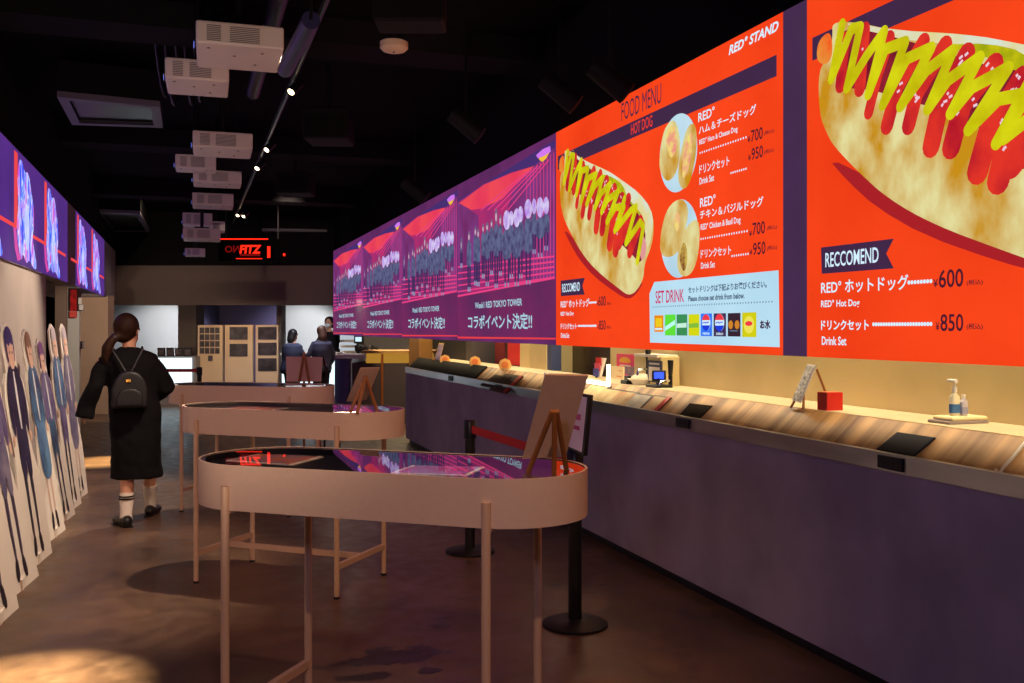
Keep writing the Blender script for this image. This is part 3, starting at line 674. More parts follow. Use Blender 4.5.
# dark tablet lying on the planks
q = [on_slope(u, v, .001) for u, v in ((877, 450), (915, 456.5), (936, 438.5), (898, 433))]
t = put('dark_mat', 'dark navy square mat lying on the plank counter top near the sanitizer', 'mat', sum(q, Vector()) / 4)
MB().prism(q, SN * .006).build('mat_surface', mat('navy_mat', (26, 22, 46), .7, spec=.2), t)
q2 = [sum(q, Vector()) / 4 * .06 + p * .94 + SN * .0062 for p in q]
MB().prism(q2, SN * .0008).build('mat_inset', mat('navy_mat_in', (18, 16, 36), .6, spec=.2), t)
# red card holder
pc = kloc(830, 2.843)
t = put('red_box', 'open red card box standing on the rear ledge of the counter', 'box', pc)
rb = MB(); w_, d_, h_ = .085, .07, .085
for (cx, cy, sx, sy) in ((0, -d_ / 2, w_, .004), (0, d_ / 2, w_, .004), (-w_ / 2, 0, .004, d_), (w_ / 2, 0, .004, d_)): rb.box((pc.x + cx, pc.y + cy, 1.070 + h_ / 2), (sx, sy, h_))
rb.box((pc.x, pc.y, 1.073), (w_, d_, .006)).build('box_walls', M_redplastic, t)
MB().box((pc.x, pc.y, 1.112), (w_ * .85, d_ * .8, .09)).build('card_stack', mat('card_orange', (226, 120, 70), .6), t)
# easel sign at the ledge
def small_easel(name, label, top, bot, width, legs, face, back, board_name='sign_board', thick=.008, wdir=None, cat='sign'):
    """top/bot: centre points of the board's upper and lower edges"""
    top, bot = Vector(top), Vector(bot)
    t = put(name, label, cat, (bot.x, bot.y, min(l[1].z for l in legs)))
    up = (top - bot).normalized(); wd = Vector(wdir).normalized(); nrm = up.cross(wd).normalized()
    c = [bot - wd * width / 2, bot + wd * width / 2, top + wd * width / 2, top - wd * width / 2]
    MB().prism(c, nrm * thick).build(board_name, back, t)
    if face: MB().prism([p + nrm * (thick + .0005) + (sum(c, Vector()) / 4 - p) * .06 for p in c], nrm * .0008).build('printed_sheet', face, t)
    for a, b in legs: MB().tube([a, b], .006 if thick < .01 else .01, 8).build('easel_leg', M_woodd, t)
    return t
a, b = on_x(813, 365, 2.809), on_x(797, 402, 2.766); b.z = max(b.z, 1.095)
small_easel('ledge_easel_sign', 'narrow tilted white sign on a wooden stand beside the red box', a, b, .13, [(a * .45 + b * .55, Vector((b.x - .0, b.y + .05, 1.070))), (a * .45 + b * .55, Vector((b.x, b.y - .05, 1.070))), (a + Vector((.02, 0, -.02)), Vector((b.x + .16, b.y - .05, 1.070)))], mat('sign_print', (232, 226, 214), .5, rgb2=(120, 110, 112), scale=26, stretch=(1, 1, 3)), M_white_plastic, wdir=(.35, 1, 0))
# curved white cord at the near end
a = on_slope(998, 476, .006)
t = put('power_cable', 'thin curved white cable running over the steel edge at the near end of the counter', 'cable', a)
MB().tube([on_slope(1030, 436, .006), on_slope(1015, 455, .007), on_slope(1003, 468, .007), a, Vector((XR + .02, a.y - .005, .97))], .005, 8).build('cable_run', M_white_plastic, t, smooth=True)

# menu cards lying in a row on the planks
cards = [((592, 404), (612, 387)), ((604, 409), (627, 391)), ((622, 411), (640, 393)), ((637, 414), (655, 396)), ((655, 415), (672, 398))]
cm = [mat('card_cream', (246, 226, 176), .6, rgb2=(226, 190, 136), scale=10), mat('card_orange_print', (244, 214, 160), .6, rgb2=(220, 140, 96), scale=9, nbias=.42), mat('card_white', (240, 230, 206), .5, rgb2=(190, 172, 160), scale=10, nbias=.42)]
cl = ['cream menu card with pale print, farthest of the row on the planks', 'cream menu card beside the pale farthest card, dark border showing', 'menu card with orange print in the middle of the row on the planks', 'white printed menu card in front of the payment terminal', 'menu card with red edge, nearest of the row and next to the sunken bin']
for i, (n_, f_) in enumerate(cards):
    a = on_slope(*n_, .002); b = on_slope(*f_, .002)
    d = Vector((0, 1, 0)); w_ = (.36, .32, .3, .26, .22)[i]
    t = put('menu_card', cl[i], 'menu card', (a.x, a.y, a.z), 'menu cards in a row on the plank top')
    MB().prism([a, b, b + d * w_, a + d * w_], SN * .006).build('card_holder', mat('card_holder', (84, 54, 30), .4), t)
    c0 = (a + b + d * w_) / 2
    MB().prism([p + (c0 - p) * .16 + SN * .0068 for p in (a, b, b + d * w_, a + d * w_)], SN * .001).build('printed_card', cm[(0, 0, 1, 2, 1)[i]], t)
    if i == 4: MB().prism([p + SN * .008 for p in (a + (b - a) * .1 + d * .0, b + d * .0, b + d * .05, a + (b - a) * .1 + d * .05)], SN * .001).build('red_edge', M_redplastic, t)
# farther small dark-rimmed panels on the planks
for i, (n_, f_, lb) in enumerate((((507, 394), (524, 377), 'thin angled menu board with red edge on the planks past the easel board'), ((497, 389), (513, 378), 'dark angled menu board on the planks beyond the red-edged one'))):
    a = on_slope(*n_, .014); b = on_slope(*f_, .014); t = put('counter_menu', lb, 'menu board', (a.x, a.y, a.z))
    MB().prism([a, b, b + Vector((0, .5, 0)), a + Vector((0, .5, 0))], SN * .012).build('board_plate', mat('board_dark', (70, 48, 34), .5), t)
    MB().prism([a + SN * .013, b + SN * .013, b + SN * .013 + Vector((0, .09, 0)), a + SN * .013 + Vector((0, .09, 0))], SN * .003).build('board_edge', M_redplastic if i == 0 else M_metal_dark, t)
# payment terminal
pc = on_x(659, 382, 2.88); pc.z = 1.070
t = put('payment_terminal', 'black payment terminal with glowing blue display on the rear ledge', 'payment terminal', pc)
MB().box((pc.x, pc.y, 1.080), (.12, .15, .02)).build('terminal_base', M_blackm, t, bevel=.005)
MB().box((pc.x, pc.y, 1.104), (.03, .03, .06)).build('terminal_stem', M_blackm, t)
sd = (Vector((pc.x, pc.y, 1.155)) - EYE).normalized(); rz = math.atan2(sd.y, sd.x) - math.pi / 2
hd = MB().box((pc.x, pc.y, 1.146), (.09, .025, .07), rz).build('display_case', M_blackm, t, bevel=.006)
n_ = Vector((-math.sin(-rz), -math.cos(-rz), 0)); cc = Vector((pc.x, pc.y, 1.149)) + n_ * .0145
MB().box(cc, (.062, .004, .042), rz).build('blue_display', mat('blue_lcd', (50, 80, 255), emit=2.0), t)
pc = on_x(630, 387, 2.87); pc.z = 1.070
t = put('card_reader', 'small black card reader between the posters and the payment terminal', 'card reader', pc)
MB().box((pc.x, pc.y, 1.083), (.1, .1, .03)).build('reader_base', M_blackm, t, bevel=.006)
MB().box((pc.x, pc.y, 1.108), (.06, .07, .04)).build('reader_head', M_metal_dark, t, bevel=.006)
pc = on_x(642, 384, 2.91); pc.z = 1.070
t = put('paper_bowl', 'pale bowl of crumpled white paper beside the payment terminal', 'bowl', pc)
MB().loft([(pc.x, pc.y, 1.070, .06, .06), (pc.x, pc.y, 1.095, .075, .075), (pc.x, pc.y, 1.112, .1, .1)], 20).build('bowl_shell', M_paper, t, smooth=True)
MB().ball((pc.x, pc.y, 1.117), (.075, .075, .03)).build('crumpled_paper', mat('crumple', (240, 228, 200), .8, bump=.8, noise=.1, scale=12), t, smooth=True)
# cream cabinet, framed notice, posters, taps
a, b = on_x(637, 380, 2.961), on_x(664, 384, 2.961)
t = put('cream_cabinet', 'square cream appliance box on the ledge behind the payment terminal', 'appliance', (3.003, (a.y + b.y) / 2, 1.070))
MB().bb((2.936, b.y, 1.070), (3.079, a.y, 1.269)).build('cabinet_case', mat('appliance_cream', (220, 196, 140), .5), t, bevel=.01)
MB().bb((2.927, b.y + .03, 1.260), (3.079, a.y - .02, 1.277)).build('cabinet_lid', M_white_plastic, t)
a, b = on_x(647.5, 380, 2.919), on_x(661.5, 380, 2.919)
t = put('framed_notice', 'dark framed notice sheet standing against the cream appliance box', 'notice', (2.919, (a.y + b.y) / 2, 1.070))
MB().bb((2.919, b.y, 1.095), (2.927, a.y, 1.239)).build('notice_frame', mat('slate_frame', (64, 62, 80), .5), t)
MB().bb((2.916, b.y + .025, 1.104), (2.919, a.y - .025, 1.197)).build('notice_sheet', M_paper, t)
MB().bb((2.916, b.y + .03, 1.212), (2.919, a.y - .03, 1.224)).build('notice_heading', M_white_plastic, t)
def poster(name, label, u0, u1, v0, v1, x, m, deco):
    a, b = on_x(u0, v0, x), on_x(u1, v0, x); h1, h0 = a.z, on_x(u0, v1, x).z
    t = put(name, label, 'poster', (x, (a.y + b.y) / 2, h0))
    MB().bb((x, b.y, h0), (x + .01, a.y, h1)).build('poster_sheet', m, t); deco(t, a.y, b.y, h0, h1, x)
def d1(t, ya, yb, h0, h1, x):
    c = ((ya + yb) / 2, (h0 + h1) / 2); w, h = (ya - yb), (h1 - h0)
    MB().poly([(x - .002, c[0] + w * .34 * a, c[1] + h * .3 * b) for a, b in smooth_poly([(-1, -.6), (1, -.6), (.9, .2), (.4, .9), (-.4, .9), (-.9, .2)], 1)]).build('poster_picture', mat('poster_orange', (240, 170, 60), .6), t)
    MB().bb((x - .002, yb + w * .2, h0 + h * .06), (x, ya - w * .2, h0 + h * .14)).build('poster_caption', M_white_plastic, t)
poster('pink_poster', 'pink poster with an orange picture, highest on the plaster beside the window', 616.5, 634, 353.5, 366, 3.003, mat('poster_pink', (236, 70, 120), .6), d1)
def d2(t, ya, yb, h0, h1, x):
    MB().prism([(x - .003, ya, h0 + (h1 - h0) * .55), (x - .003, yb, h0 + (h1 - h0) * .35), (x - .003, yb, h0 + (h1 - h0) * .42), (x - .003, ya, h0 + (h1 - h0) * .62)], (.002, 0, 0)).build('poster_stripe', mat('poster_pink', (0, 0, 0)), t)
poster('grey_poster', 'mottled grey and pink poster just below the pink poster', 624.5, 636.5, 366.3, 385, 2.961, mat('poster_grey', (150, 120, 130), .6, rgb2=(110, 90, 120), scale=18), d2)
def d3(t, ya, yb, h0, h1, x):
    for k, f in enumerate((.3, .55, .8)):
        MB().bb((x - .002, yb + (ya - yb) * .15, h0 + (h1 - h0) * f), (x, ya - (ya - yb) * (.3 + .15 * k), h0 + (h1 - h0) * (f + .04))).build('poster_line', mat('poster_text_orange', (220, 130, 70), .6), t)
poster('cream_notice', 'tall cream notice with faint orange lines beside the grey poster', 611.5, 623.5, 366, 388, 3.046, mat('notice_cream', (240, 220, 176), .6), d3)
for (u, v, lb) in ((648, 357, 'black beer tap handle above the cream appliance, beyond the other tap'), (670.5, 368, 'black beer tap handle standing alone nearer than the framed notice')):
    p = on_x(u, v, 2.944)
    t = put('beer_tap', lb, 'beer tap', (p.x, p.y, 1.070))
    MB().tube([(p.x, p.y, 1.070), (p.x, p.y, p.z - .05)], .014, 10).build('tap_column', M_metal_dark, t)
    MB().tube([(p.x, p.y, p.z - .06), (p.x, p.y, p.z - .04), (p.x, p.y, p.z + .05)], [.01, .014, .02], 10).build('tap_handle', M_blackm, t, smooth=True)
    MB().tube([(p.x, p.y, p.z - .08), (p.x - .07, p.y, p.z - .085), (p.x - .08, p.y, p.z - .13)], .01, 8).build('tap_spout', M_chrome, t, smooth=True)
# leaflet stand in the window
p = on_x(599, 366, 3.012)
t = put('leaflet_stand', 'slim stand of red and blue leaflets in front of the kitchen window', 'leaflet stand', (p.x, p.y, 1.070))
a, b = on_x(601, 358, 3.012), on_x(596.5, 376, 2.978)
MB().prism([b + Vector((0, .06, 0)), b - Vector((0, .06, 0)), a - Vector((0, .06, 0)), a + Vector((0, .06, 0))], (.02, 0, 0)).build('stand_back', M_white_plastic, t)
for k, m_ in enumerate((M_redplastic, mat('leaflet_pink', (230, 90, 110), .5), mat('leaflet_blue', (60, 60, 150), .5))):
    c0 = a + (b - a) * (.2 + .3 * k); MB().box(c0 + Vector((-.012, 0, 0)), (.006, .1, .06)).build('leaflet', m_, t)
MB().tube([b, Vector((b.x, b.y, 1.070))], .01).build('stand_foot', M_metal_dark, t)
# little round orange number signs
for (u, v, lb) in ((505, 364, 'small orange round sign on a stick nearest the red banner'), (475, 361, 'small orange round sign between its two likes on the far ledge'), (445, 359, 'small orange round sign farthest along the ledge, beside the tilted sign')):
    p = on_x(u, v + 1, 2.792); t = put('round_sign', lb, 'sign', (p.x, p.y, 1.070), 'small orange signs along the rear ledge')
    d = (p - EYE); d.z = 0; d.normalize()
    MB().tube([p, p + d * .01], .062, 8).build('sign_disc', mat('sign_orange', (246, 190, 110), .5), t)
    MB().tube([p - d * .004, p - d * .001], .034, 12).build('sign_print', mat('sign_dot', (236, 130, 60), .5), t)
    MB().tube([(p.x, p.y, 1.070), p + Vector((0, 0, -.06))], .008).build('sign_stick', M_wood, t)
    MB().loft([(p.x, p.y, 1.070, .04, .04), (p.x, p.y, 1.080, .03, .03)], 12).build('sign_foot', M_wood, t)
# tilted sign at the far end of the ledge
zt_ = (on_x(437, 352, 2.792) - EYE).dot(FWD)
t = put('far_tilted_sign', 'tilted blue printed sign on a wooden stand at the far end of the ledge', 'sign', P(437, 361, zt_))
c_ = [P(434, 362, zt_ + .03), P(439.5, 362, zt_ - .05), P(444, 343, zt_ + .05), P(439, 343, zt_ + .12)]
MB().prism(c_, FWD * .02).build('sign_board', mat('sign_wood_light', (220, 180, 110), .6), t)
MB().prism([p + (sum(c_, Vector()) / 4 - p) * .15 - FWD * .003 for p in c_], FWD * .002).build('printed_sheet', mat('far_sign_print', (60, 56, 110), .5, rgb2=(180, 150, 180), scale=5), t)
for u in (433, 440): MB().tube([P(u + 1.5, 358, zt_ + .03), Vector((*(P(u, 361, zt_)[:2]), 1.070))], .014).build('easel_leg', M_woodd, t)

# ------------------------------------------------------------------ far counter with shelves
z0 = 14.6
t = thing('far_counter', 'dark fronted counter with wooden top standing across the room beyond the service counter', 'counter', P(370, 352, z0) * 1.0)
t.location.z = 0
def zslab(u0, u1, h0, h1, z, d, z_off=0.0):
    a, b = P(u0, 328, z), P(u1, 328, z); a.z = b.z = h0
    return MB().prism([a, b, b + UP * (h1 - h0), a + UP * (h1 - h0)], FWD * d)
hA = hv(352, z0)
zslab(352, 432, .0, hA - .17, z0, .7).build('front_panel', mat('far_front', (74, 62, 66), .7), t)
cr = MB(); c0 = P(352, 328, z0)
pts = []
for k in range(7):
    an = k / 6 * math.pi / 2; c_ = P(353, 328, z0 + .35); pts.append(c_ - RGT * (.28 * math.sin(an)) - FWD * (.35 * math.cos(an)))
pts = [Vector((p.x, p.y, 0)) for p in pts]; pts += [Vector((*(P(336, 328, z0 + 1.6)[:2]), 0)), Vector((*(P(353, 328, z0 + 1.6)[:2]), 0))]
MB().prism(pts, (0, 0, hA - .1)).build('curved_end', mat('far_end_bluelit', (96, 92, 140), .6), t)  # bluish light on the curved end is painted into its colour
zslab(335, 366, hA - .1, hA - .04, z0 - .02, .8).build('metal_cap', mat('cap_metal', (170, 160, 170), .3, .8), t)
zslab(362, 434, hA - .02, hA + .02, z0 - .05, .8).build('wood_top', mat('far_wood', (190, 140, 80), .5), t)
zslab(366, 432, hA - .17, hA - .02, z0 + .03, .3).build('lit_recess', mat('recess_glow', (220, 160, 60), emit=.55), t)
zslab(381, 383.2, 0, hA - .03, z0 - .03, .04).build('copper_post', mat('copper', (214, 130, 60), .3, .9), t)
# things on it
zc = 16.4
t = thing('coffee_machine', 'dark coffee machine standing behind the far counter', 'coffee machine', P(362, 351, zc))
zslab(354.5, 371, hv(351.5, zc), hv(345, zc), zc, .4).build('machine_body', mat('machine_dark', (48, 44, 50), .4), t, bevel=.02)
for k in range(3): MB().tube([P(357.5 + 4.2 * k, 348, zc), P(357.5 + 4.2 * k, 348, zc) - FWD * .08], .035).build('group_head', M_metal_dark, t)
zslab(373, 377, hv(351.5, zc), hv(347.5, zc), zc, .1).build('side_tank', M_blackm, t)
zc = 17.0
t = thing('small_monitor', 'small monitor with white glowing picture above the coffee machine', 'monitor', P(358, 342, zc))
zslab(354, 363, hv(343.5, zc), hv(335, zc), zc, .06).build('monitor_case', M_blackm, t)
zslab(355.3, 361.5, hv(341.5, zc), hv(337, zc), zc - .01, .01).build('monitor_picture', mat('monitor_glow', (190, 220, 240), emit=1.3), t)
MB().tube([P(358, 343, zc), P(358, 353, zc)], .03).build('monitor_stem', M_blackm, t)
t = thing('white_shelf_unit', 'white lit shelf unit behind the man in black', 'shelf', P(350, 345, 18))
for k in range(3): zslab(340, 356, hv(352 - k * 5.5, 18) - .02, hv(352 - k * 5.5, 18) + .02, 18, .35).build('shelf_board', M_white_plastic, t)
zslab(340, 356, hv(353, 18), hv(335, 18), 18.3, .03).build('shelf_back', mat('shelf_lit', (200, 210, 220), emit=.8), t)
struct('wall_kitchen_end', zslab(364, 410, 0.0, 2.4, 17.6, .1), mat('end_grey', (120, 116, 122), .7))
# ------------------------------------------------------------------ display tables
def stadium(a, r, n=14):
    pts = []
    for k in range(n + 1): an = -math.pi / 2 + math.pi * k / n; pts.append((a - r + r * math.cos(an), r * math.sin(an)))
    for k in range(n + 1): an = math.pi / 2 + math.pi * k / n; pts.append((-(a - r) + r * math.cos(an), r * math.sin(an)))
    return pts
def display_table(xc, z, ang, label):
    """local frame: x along the table, y towards the far side"""
    c = cam_pt(xc, z); th = math.radians(ang)
    ax = RGT * math.cos(th) - FWD * math.sin(th)
    rz = math.atan2(ax.y, ax.x)
    t = thing('display_table', label, 'display table', (c.x, c.y, 0), rz, 'round-ended glass topped display tables')
    A, R, w = .70, .262, .008
    out, inn = stadium(A, R), stadium(A - w, R - w); n = len(out)
    mb = MB()
    for (h0, h1) in ((.85, 1.0),):
        o0 = [mb.pt((*p, h0)) for p in out]; o1 = [mb.pt((*p, h1)) for p in out]; i0 = [mb.pt((*p, h0)) for p in inn]; i1 = [mb.pt((*p, h1)) for p in inn]
        for k in range(n):
            j = (k + 1) % n
            mb.face((o0[k], o0[j], o1[j], o1[k])); mb.face((i0[j], i0[k], i1[k], i1[j])); mb.face((o1[k], o1[j], i1[j], i1[k])); mb.face((o0[j], o0[k], i0[k], i0[j]))
    mb.build('tray_rim', M_tray, t, world=False, smooth=True)
    MB().prism([(*p, .95) for p in inn], (0, 0, .022)).build('tray_floor', M_traydark, t, world=False)
    ins = stadium(A - w - .001, R - w - .001); ll = stadium(A - w - .004, R - w - .004)
    lb = MB(); a_ = [lb.pt((*p, .882)) for p in ins]; b_ = [lb.pt((*p, .9985)) for p in ins]
    for k in range(n): lb.face((a_[k], a_[(k + 1) % n], b_[(k + 1) % n], b_[k]))
    lb.build('dark_lining', M_traydark, t, world=False)
    MB().prism([(*p, .991) for p in stadium(A - w - .002, R - w - .002)], (0, 0, .006)).build('glass_top', M_glass, t, world=False)
    for x in (-.46, .46):
        for y in (-R - .004, R + .004):
            MB().tube([(x, y, .004), (x, y, .93)], .0145, 14).build('leg', M_leg, t, world=False, smooth=True)
            MB().tube([(x, y, 0), (x, y, .012)], .017, 12).build('foot', M_metal_dark, t, world=False)
        MB().box((x, 0, .17), (.022, 2 * R, .03)).build('side_stretcher', M_leg, t, world=False)
        MB().box((x, 0, .85), (.03, 2 * R, .02)).build('tray_bearer', M_leg, t, world=False)
    MB().box((0, 0, .17), (.9, .022, .03)).build('middle_stretcher', M_leg, t, world=False)
    return t, Matrix.Translation(c) @ Matrix.Rotation(rz, 4, 'Z')
T1, X1 = display_table(-.43, 3.287, 18.5, 'nearest round-ended cream display table with tall easel board on its glass')
T2, X2 = display_table(-1.28, 5.57, 20.5, 'middle round-ended cream display table with the small easel board on it')
T3, X3 = display_table(-2.11, 7.76, 13, 'farthest round-ended cream display table, half hidden behind the middle one')
def sheet(X, pts, m1_, label, m2_=None, g='printed sheets inside the display tables'):
    P4 = [X @ Vector((x, y, .974)) for x, y in pts] if max(abs(q[0]) for q in pts) < 2 else [at_height(u, v, .974) for u, v in pts]; c = sum(P4, Vector()) / 4
    t = thing('printed_sheet', label, 'print', c, 0, g)
    MB().prism(P4, (0, 0, .004)).build('sheet_mount', M_paper, t)
    MB().prism([p + (c - p) * .12 + Vector((0, 0, .0045)) for p in P4], (0, 0, .001)).build('sheet_picture', m1_, t)
pr1 = mat('print_warm', (150, 120, 140), .4, rgb2=(210, 110, 60), scale=14, spec=.2)
pr2 = mat('print_violet', (170, 120, 190), .4, rgb2=(190, 50, 90), scale=14, spec=.2)
sheet(X1, [(225.9, 461.5), (292.5, 466), (323.3, 457.5), (257.7, 455)], pr1, 'framed warm toned print at the far-from-counter end of the nearest display table')
sheet(X1, [(390.7, 474), (468, 476.5), (485.3, 468), (412.2, 466.5)], pr2, 'violet and pink print under the middle of the nearest table glass')
sheet(X2, [(-.45, -.1), (-.1, -.1), (-.1, .12), (-.45, .12)], pr1, 'dark print lying in the middle display table under its glass')
sheet(X3, [(-.4, -.1), (-.05, -.1), (-.05, .12), (-.4, .12)], pr2, 'print lying in the farthest display table under its glass')

def easel_board(name, label, corners, zs, legs, apex_r=.008, board_m=None, cat='easel board', thick=.012, hback=None):
    c = [P(u, v, z) for (u, v), z in zip(corners, zs)]
    base = min(l[1].z for l in legs)
    t = thing(name, label, cat, (c[3].x, c[3].y, base))
    nrm = (c[1] - c[0]).cross(c[3] - c[0]).normalized()
    if nrm.dot(FWD) < 0: nrm = -nrm
    MB().prism(c, nrm * thick).build('board', board_m or M_board, t)
    MB().prism([p + nrm * (thick + .0005) + (sum(c, Vector()) / 4 - p) * .05 for p in c], nrm * .001).build('board_face', M_paper, t)
    for a, b in legs: MB().tube([a, b], apex_r, 8).build('easel_leg', M_woodd, t)
    return t
h = .9975
ap = P(554.5, 411, 2.93)
easel_board('table_easel', 'tan board on a wooden tripod easel standing on the nearest display table', [(544.7, 375), (587.8, 376), (565, 457), (522, 459)], (3.02, 2.98, 3.13, 3.17),
            [(ap + RGT * -.006, at_height(528, 472.5, h)), (ap + RGT * .006, at_height(566.5, 470, h)), (ap, at_height(554, 474, h))], apex_r=.0085)
ap = P(365.5, 376, 5.25)
easel_board('table_easel', 'small pinkish board on a thin wooden easel on the middle display table', [(360, 368.4), (379, 368.4), (366, 400), (346.4, 401.5)], (5.28, 5.22, 5.4, 5.46),
            [(ap, at_height(350, 412.5, h)), (ap, at_height(377, 411, h)), (ap, at_height(357, 413.5, h))], apex_r=.009)
zf = 10.2
ap = P(304, 353, zf)
bz = at_height(296, 460, 0)
t = easel_board('floor_easel', 'large pinkish board on a tall wooden floor easel beyond the display tables', [(286, 356.5), (322.6, 357), (321, 381.5), (286.5, 381.5)], (zf + .02, zf + .02, zf - .03, zf - .03),
            [(ap, Vector((*(P(284, 328, zf - .25)[:2]), 0))), (ap, Vector((*(P(324, 328, zf - .25)[:2]), 0))), (ap, Vector((*(P(304, 328, zf + .6)[:2]), 0)))], apex_r=.014, board_m=mat('board_pink', (214, 170, 160), .7))
# black folding trolley/strut stand next to it
t = thing('folding_stand', 'thin black folding metal stand leaning beside the floor easel board', 'stand', P(330, 400, zf))
t.location.z = 0
MB().tube([P(323, 356, zf + .1), Vector((*(P(343, 328, zf)[:2]), 0))], .011, 8).build('strut', M_blackm, t)
MB().tube([P(327, 367, zf + .3), Vector((*(P(324, 328, zf + .4)[:2]), 0))], .011, 8).build('strut', M_blackm, t)
MB().tube([P(322, 357, zf + .12), P(325, 366, zf + .12)], .02, 8).build('clamp', M_wood, t)

# ------------------------------------------------------------------ barrier posts
def stanchion(u, v, label, h=.86, r=.16, z=None):
    p = at_height(u, v, 0) if z is None else Vector((*(P(u, 328, z)[:2]), 0))
    t = thing('barrier_post', label, 'barrier post', p, 0, 'black belt barrier posts')
    MB().loft([(p.x, p.y, 0, r, r), (p.x, p.y, .012, r, r), (p.x, p.y, .022, r * .85, r * .85), (p.x, p.y, .035, .05, .05)], 32).build('round_base', M_blackm, t, smooth=True)
    MB().tube([(p.x, p.y, .03), (p.x, p.y, h - .06)], .033, 20).build('post_tube', M_blackm, t, smooth=True)
    MB().loft([(p.x, p.y, h - .12, .042, .042), (p.x, p.y, h - .01, .042, .042), (p.x, p.y, h, .034, .034)], 20).build('belt_head', M_metal_dark, t, smooth=True)
    return t, p
s1, p1 = stanchion(575, 625, 'black barrier post carrying the framed sign, behind the nearest table')
s2, p2 = stanchion(470, 552, 'black barrier post without a sign, where the red belt starts by the counter')
s3, p3 = stanchion(199.5, 0, 'small far black barrier post in front of the photo boards', z=14.6)
def belt(a, b, h, label, sag=.03):
    a = Vector((a.x, a.y, h)); b = Vector((b.x, b.y, h)); mb = MB(); n = 10; prev = None
    t = thing('barrier_belt', label, 'belt', a)
    for k in range(n + 1):
        f = k / n; p = a.lerp(b, f) - UP * sag * 4 * f * (1 - f)
        c = (mb.pt(p + UP * .025), mb.pt(p - UP * .025))
        if prev: mb.face((prev[0], c[0], c[1], prev[1]))
        prev = c
    o = mb.build('belt_web', M_belt, t, fix=False); so = o.modifiers.new('s', 'SOLIDIFY'); so.thickness = .003
    MB().box(b + (a - b).normalized() * .02, (.035, .035, .06)).build('belt_clip', M_redplastic, t)
d12 = (p1 - p2).normalized() * .045
belt(p2 + d12, p1 - d12, .8, 'red belt stretched between the two black posts beside the counter', .0)
pl_ = P(112, 328, 13.8); pl_.z = 0
s4, p4 = stanchion(120, 0, 'black barrier post mostly hidden behind the walking woman', z=14.6)
d34 = (p4 - p3).normalized() * .045
belt(p4 - d34, p3 + d34, .86 - .05, 'thin red belt crossing in front of the glowing reception counter', .0)
# framed sign on the near post
a, b, c, d = P(551, 388, 4.9), P(589.5, 395, 4.5), P(583.5, 456, 4.5), P(548, 440, 4.9)
t = thing('framed_post_sign', 'black framed white sign with pink print mounted on the nearer barrier post', 'sign', (p1.x, p1.y, .86))
nrm = (b - a).cross(d - a).normalized()
if nrm.dot(FWD) < 0: nrm = -nrm
MB().prism([a, b, c, d], nrm * .02).build('sign_frame', M_blackm, t)
cc = (a + b + c + d) / 4
MB().prism([p + (cc - p) * .1 - nrm * .002 for p in (a, b, c, d)], nrm * .0015).build('sign_sheet', mat('sign_white', (236, 222, 240), .5, rgb2=(220, 200, 226), scale=4), t)
for (f0, f1) in ((.35, .45), (.55, .62)):
    q = []
    for fx, fy in ((.45, f0), (.85, f0), (.85, f1), (.45, f1)):
        q.append(a.lerp(b, fx).lerp(d.lerp(c, fx), fy) - nrm * .003)
    MB().prism(q, nrm * .0008).build('sign_print', mat('sign_pink', (190, 70, 140), .5), t)
MB().tube([(p1.x, p1.y, .85), (c + d) / 2 + nrm * .01], .012, 10).build('sign_arm', M_blackm, t)

# ------------------------------------------------------------------ far end: reception, photo boards
zr = 18.0
t = thing('glowing_reception_counter', 'white glowing reception counter in a grey frame at the far end', 'counter', P(165, 400, zr)); t.location.z = 0
hB = hv(402.6, zr) if False else 0.0
zslab(112, 196, 0.0, hv(356.5, zr), zr + .06, .55).build('counter_frame', mat('reception_grey', (128, 124, 128), .6), t)
zslab(114, 191.5, hv(387.5, zr), hv(358, zr), zr + .03, .035).build('glowing_panel', mat('reception_glow', (222, 246, 255), emit=1.6), t)
for i, u in enumerate((157.5, 166.3, 175, 183.5)):
    lb = ''
    L_ = ('small dark framed picture on the reception counter, nearest the walking woman', 'small dark framed picture second from the woman on the reception counter', 'small dark framed picture third from the woman on the reception counter', 'small dark framed picture nearest the photo boards on the reception counter')[i]
    zz_ = zr + .25
    f = thing('framed_picture', L_, 'picture', P(u + 4, 356.5, zz_), 0, 'framed pictures on the reception counter')
    hb = hv(356.5, zr)
    zslab(u, u + 7.6, hb, hb + .16, zz_, .03).build('picture_frame', M_blackm, f)
    zslab(u + 1, u + 6.6, hb + .03, hb + .13, zz_ - .004, .004).build('picture_sheet', mat('picture_dim', (96, 84, 90), .5, rgb2=(50, 40, 50), scale=16), f)
# second lit reception counter with the people
z2 = 17.4
t = thing('lit_help_counter', 'white lit counter where the visitors stand beyond the floor easel', 'counter', P(315, 400, z2)); t.location.z = 0
zslab(281, 336, 0, hv(354, z2) - .02, z2 + .05, .5).build('counter_body', mat('reception_grey', (0, 0, 0)), t)
zslab(282, 335, .22, hv(354, z2) - .05, z2 + .02, .028).build('glowing_panel', mat('reception_glow', (0, 0, 0)), t)
zslab(280, 337, hv(354, z2) - .02, hv(354, z2) + .02, z2 - .02, .6).build('counter_slab', M_white_plastic, t)
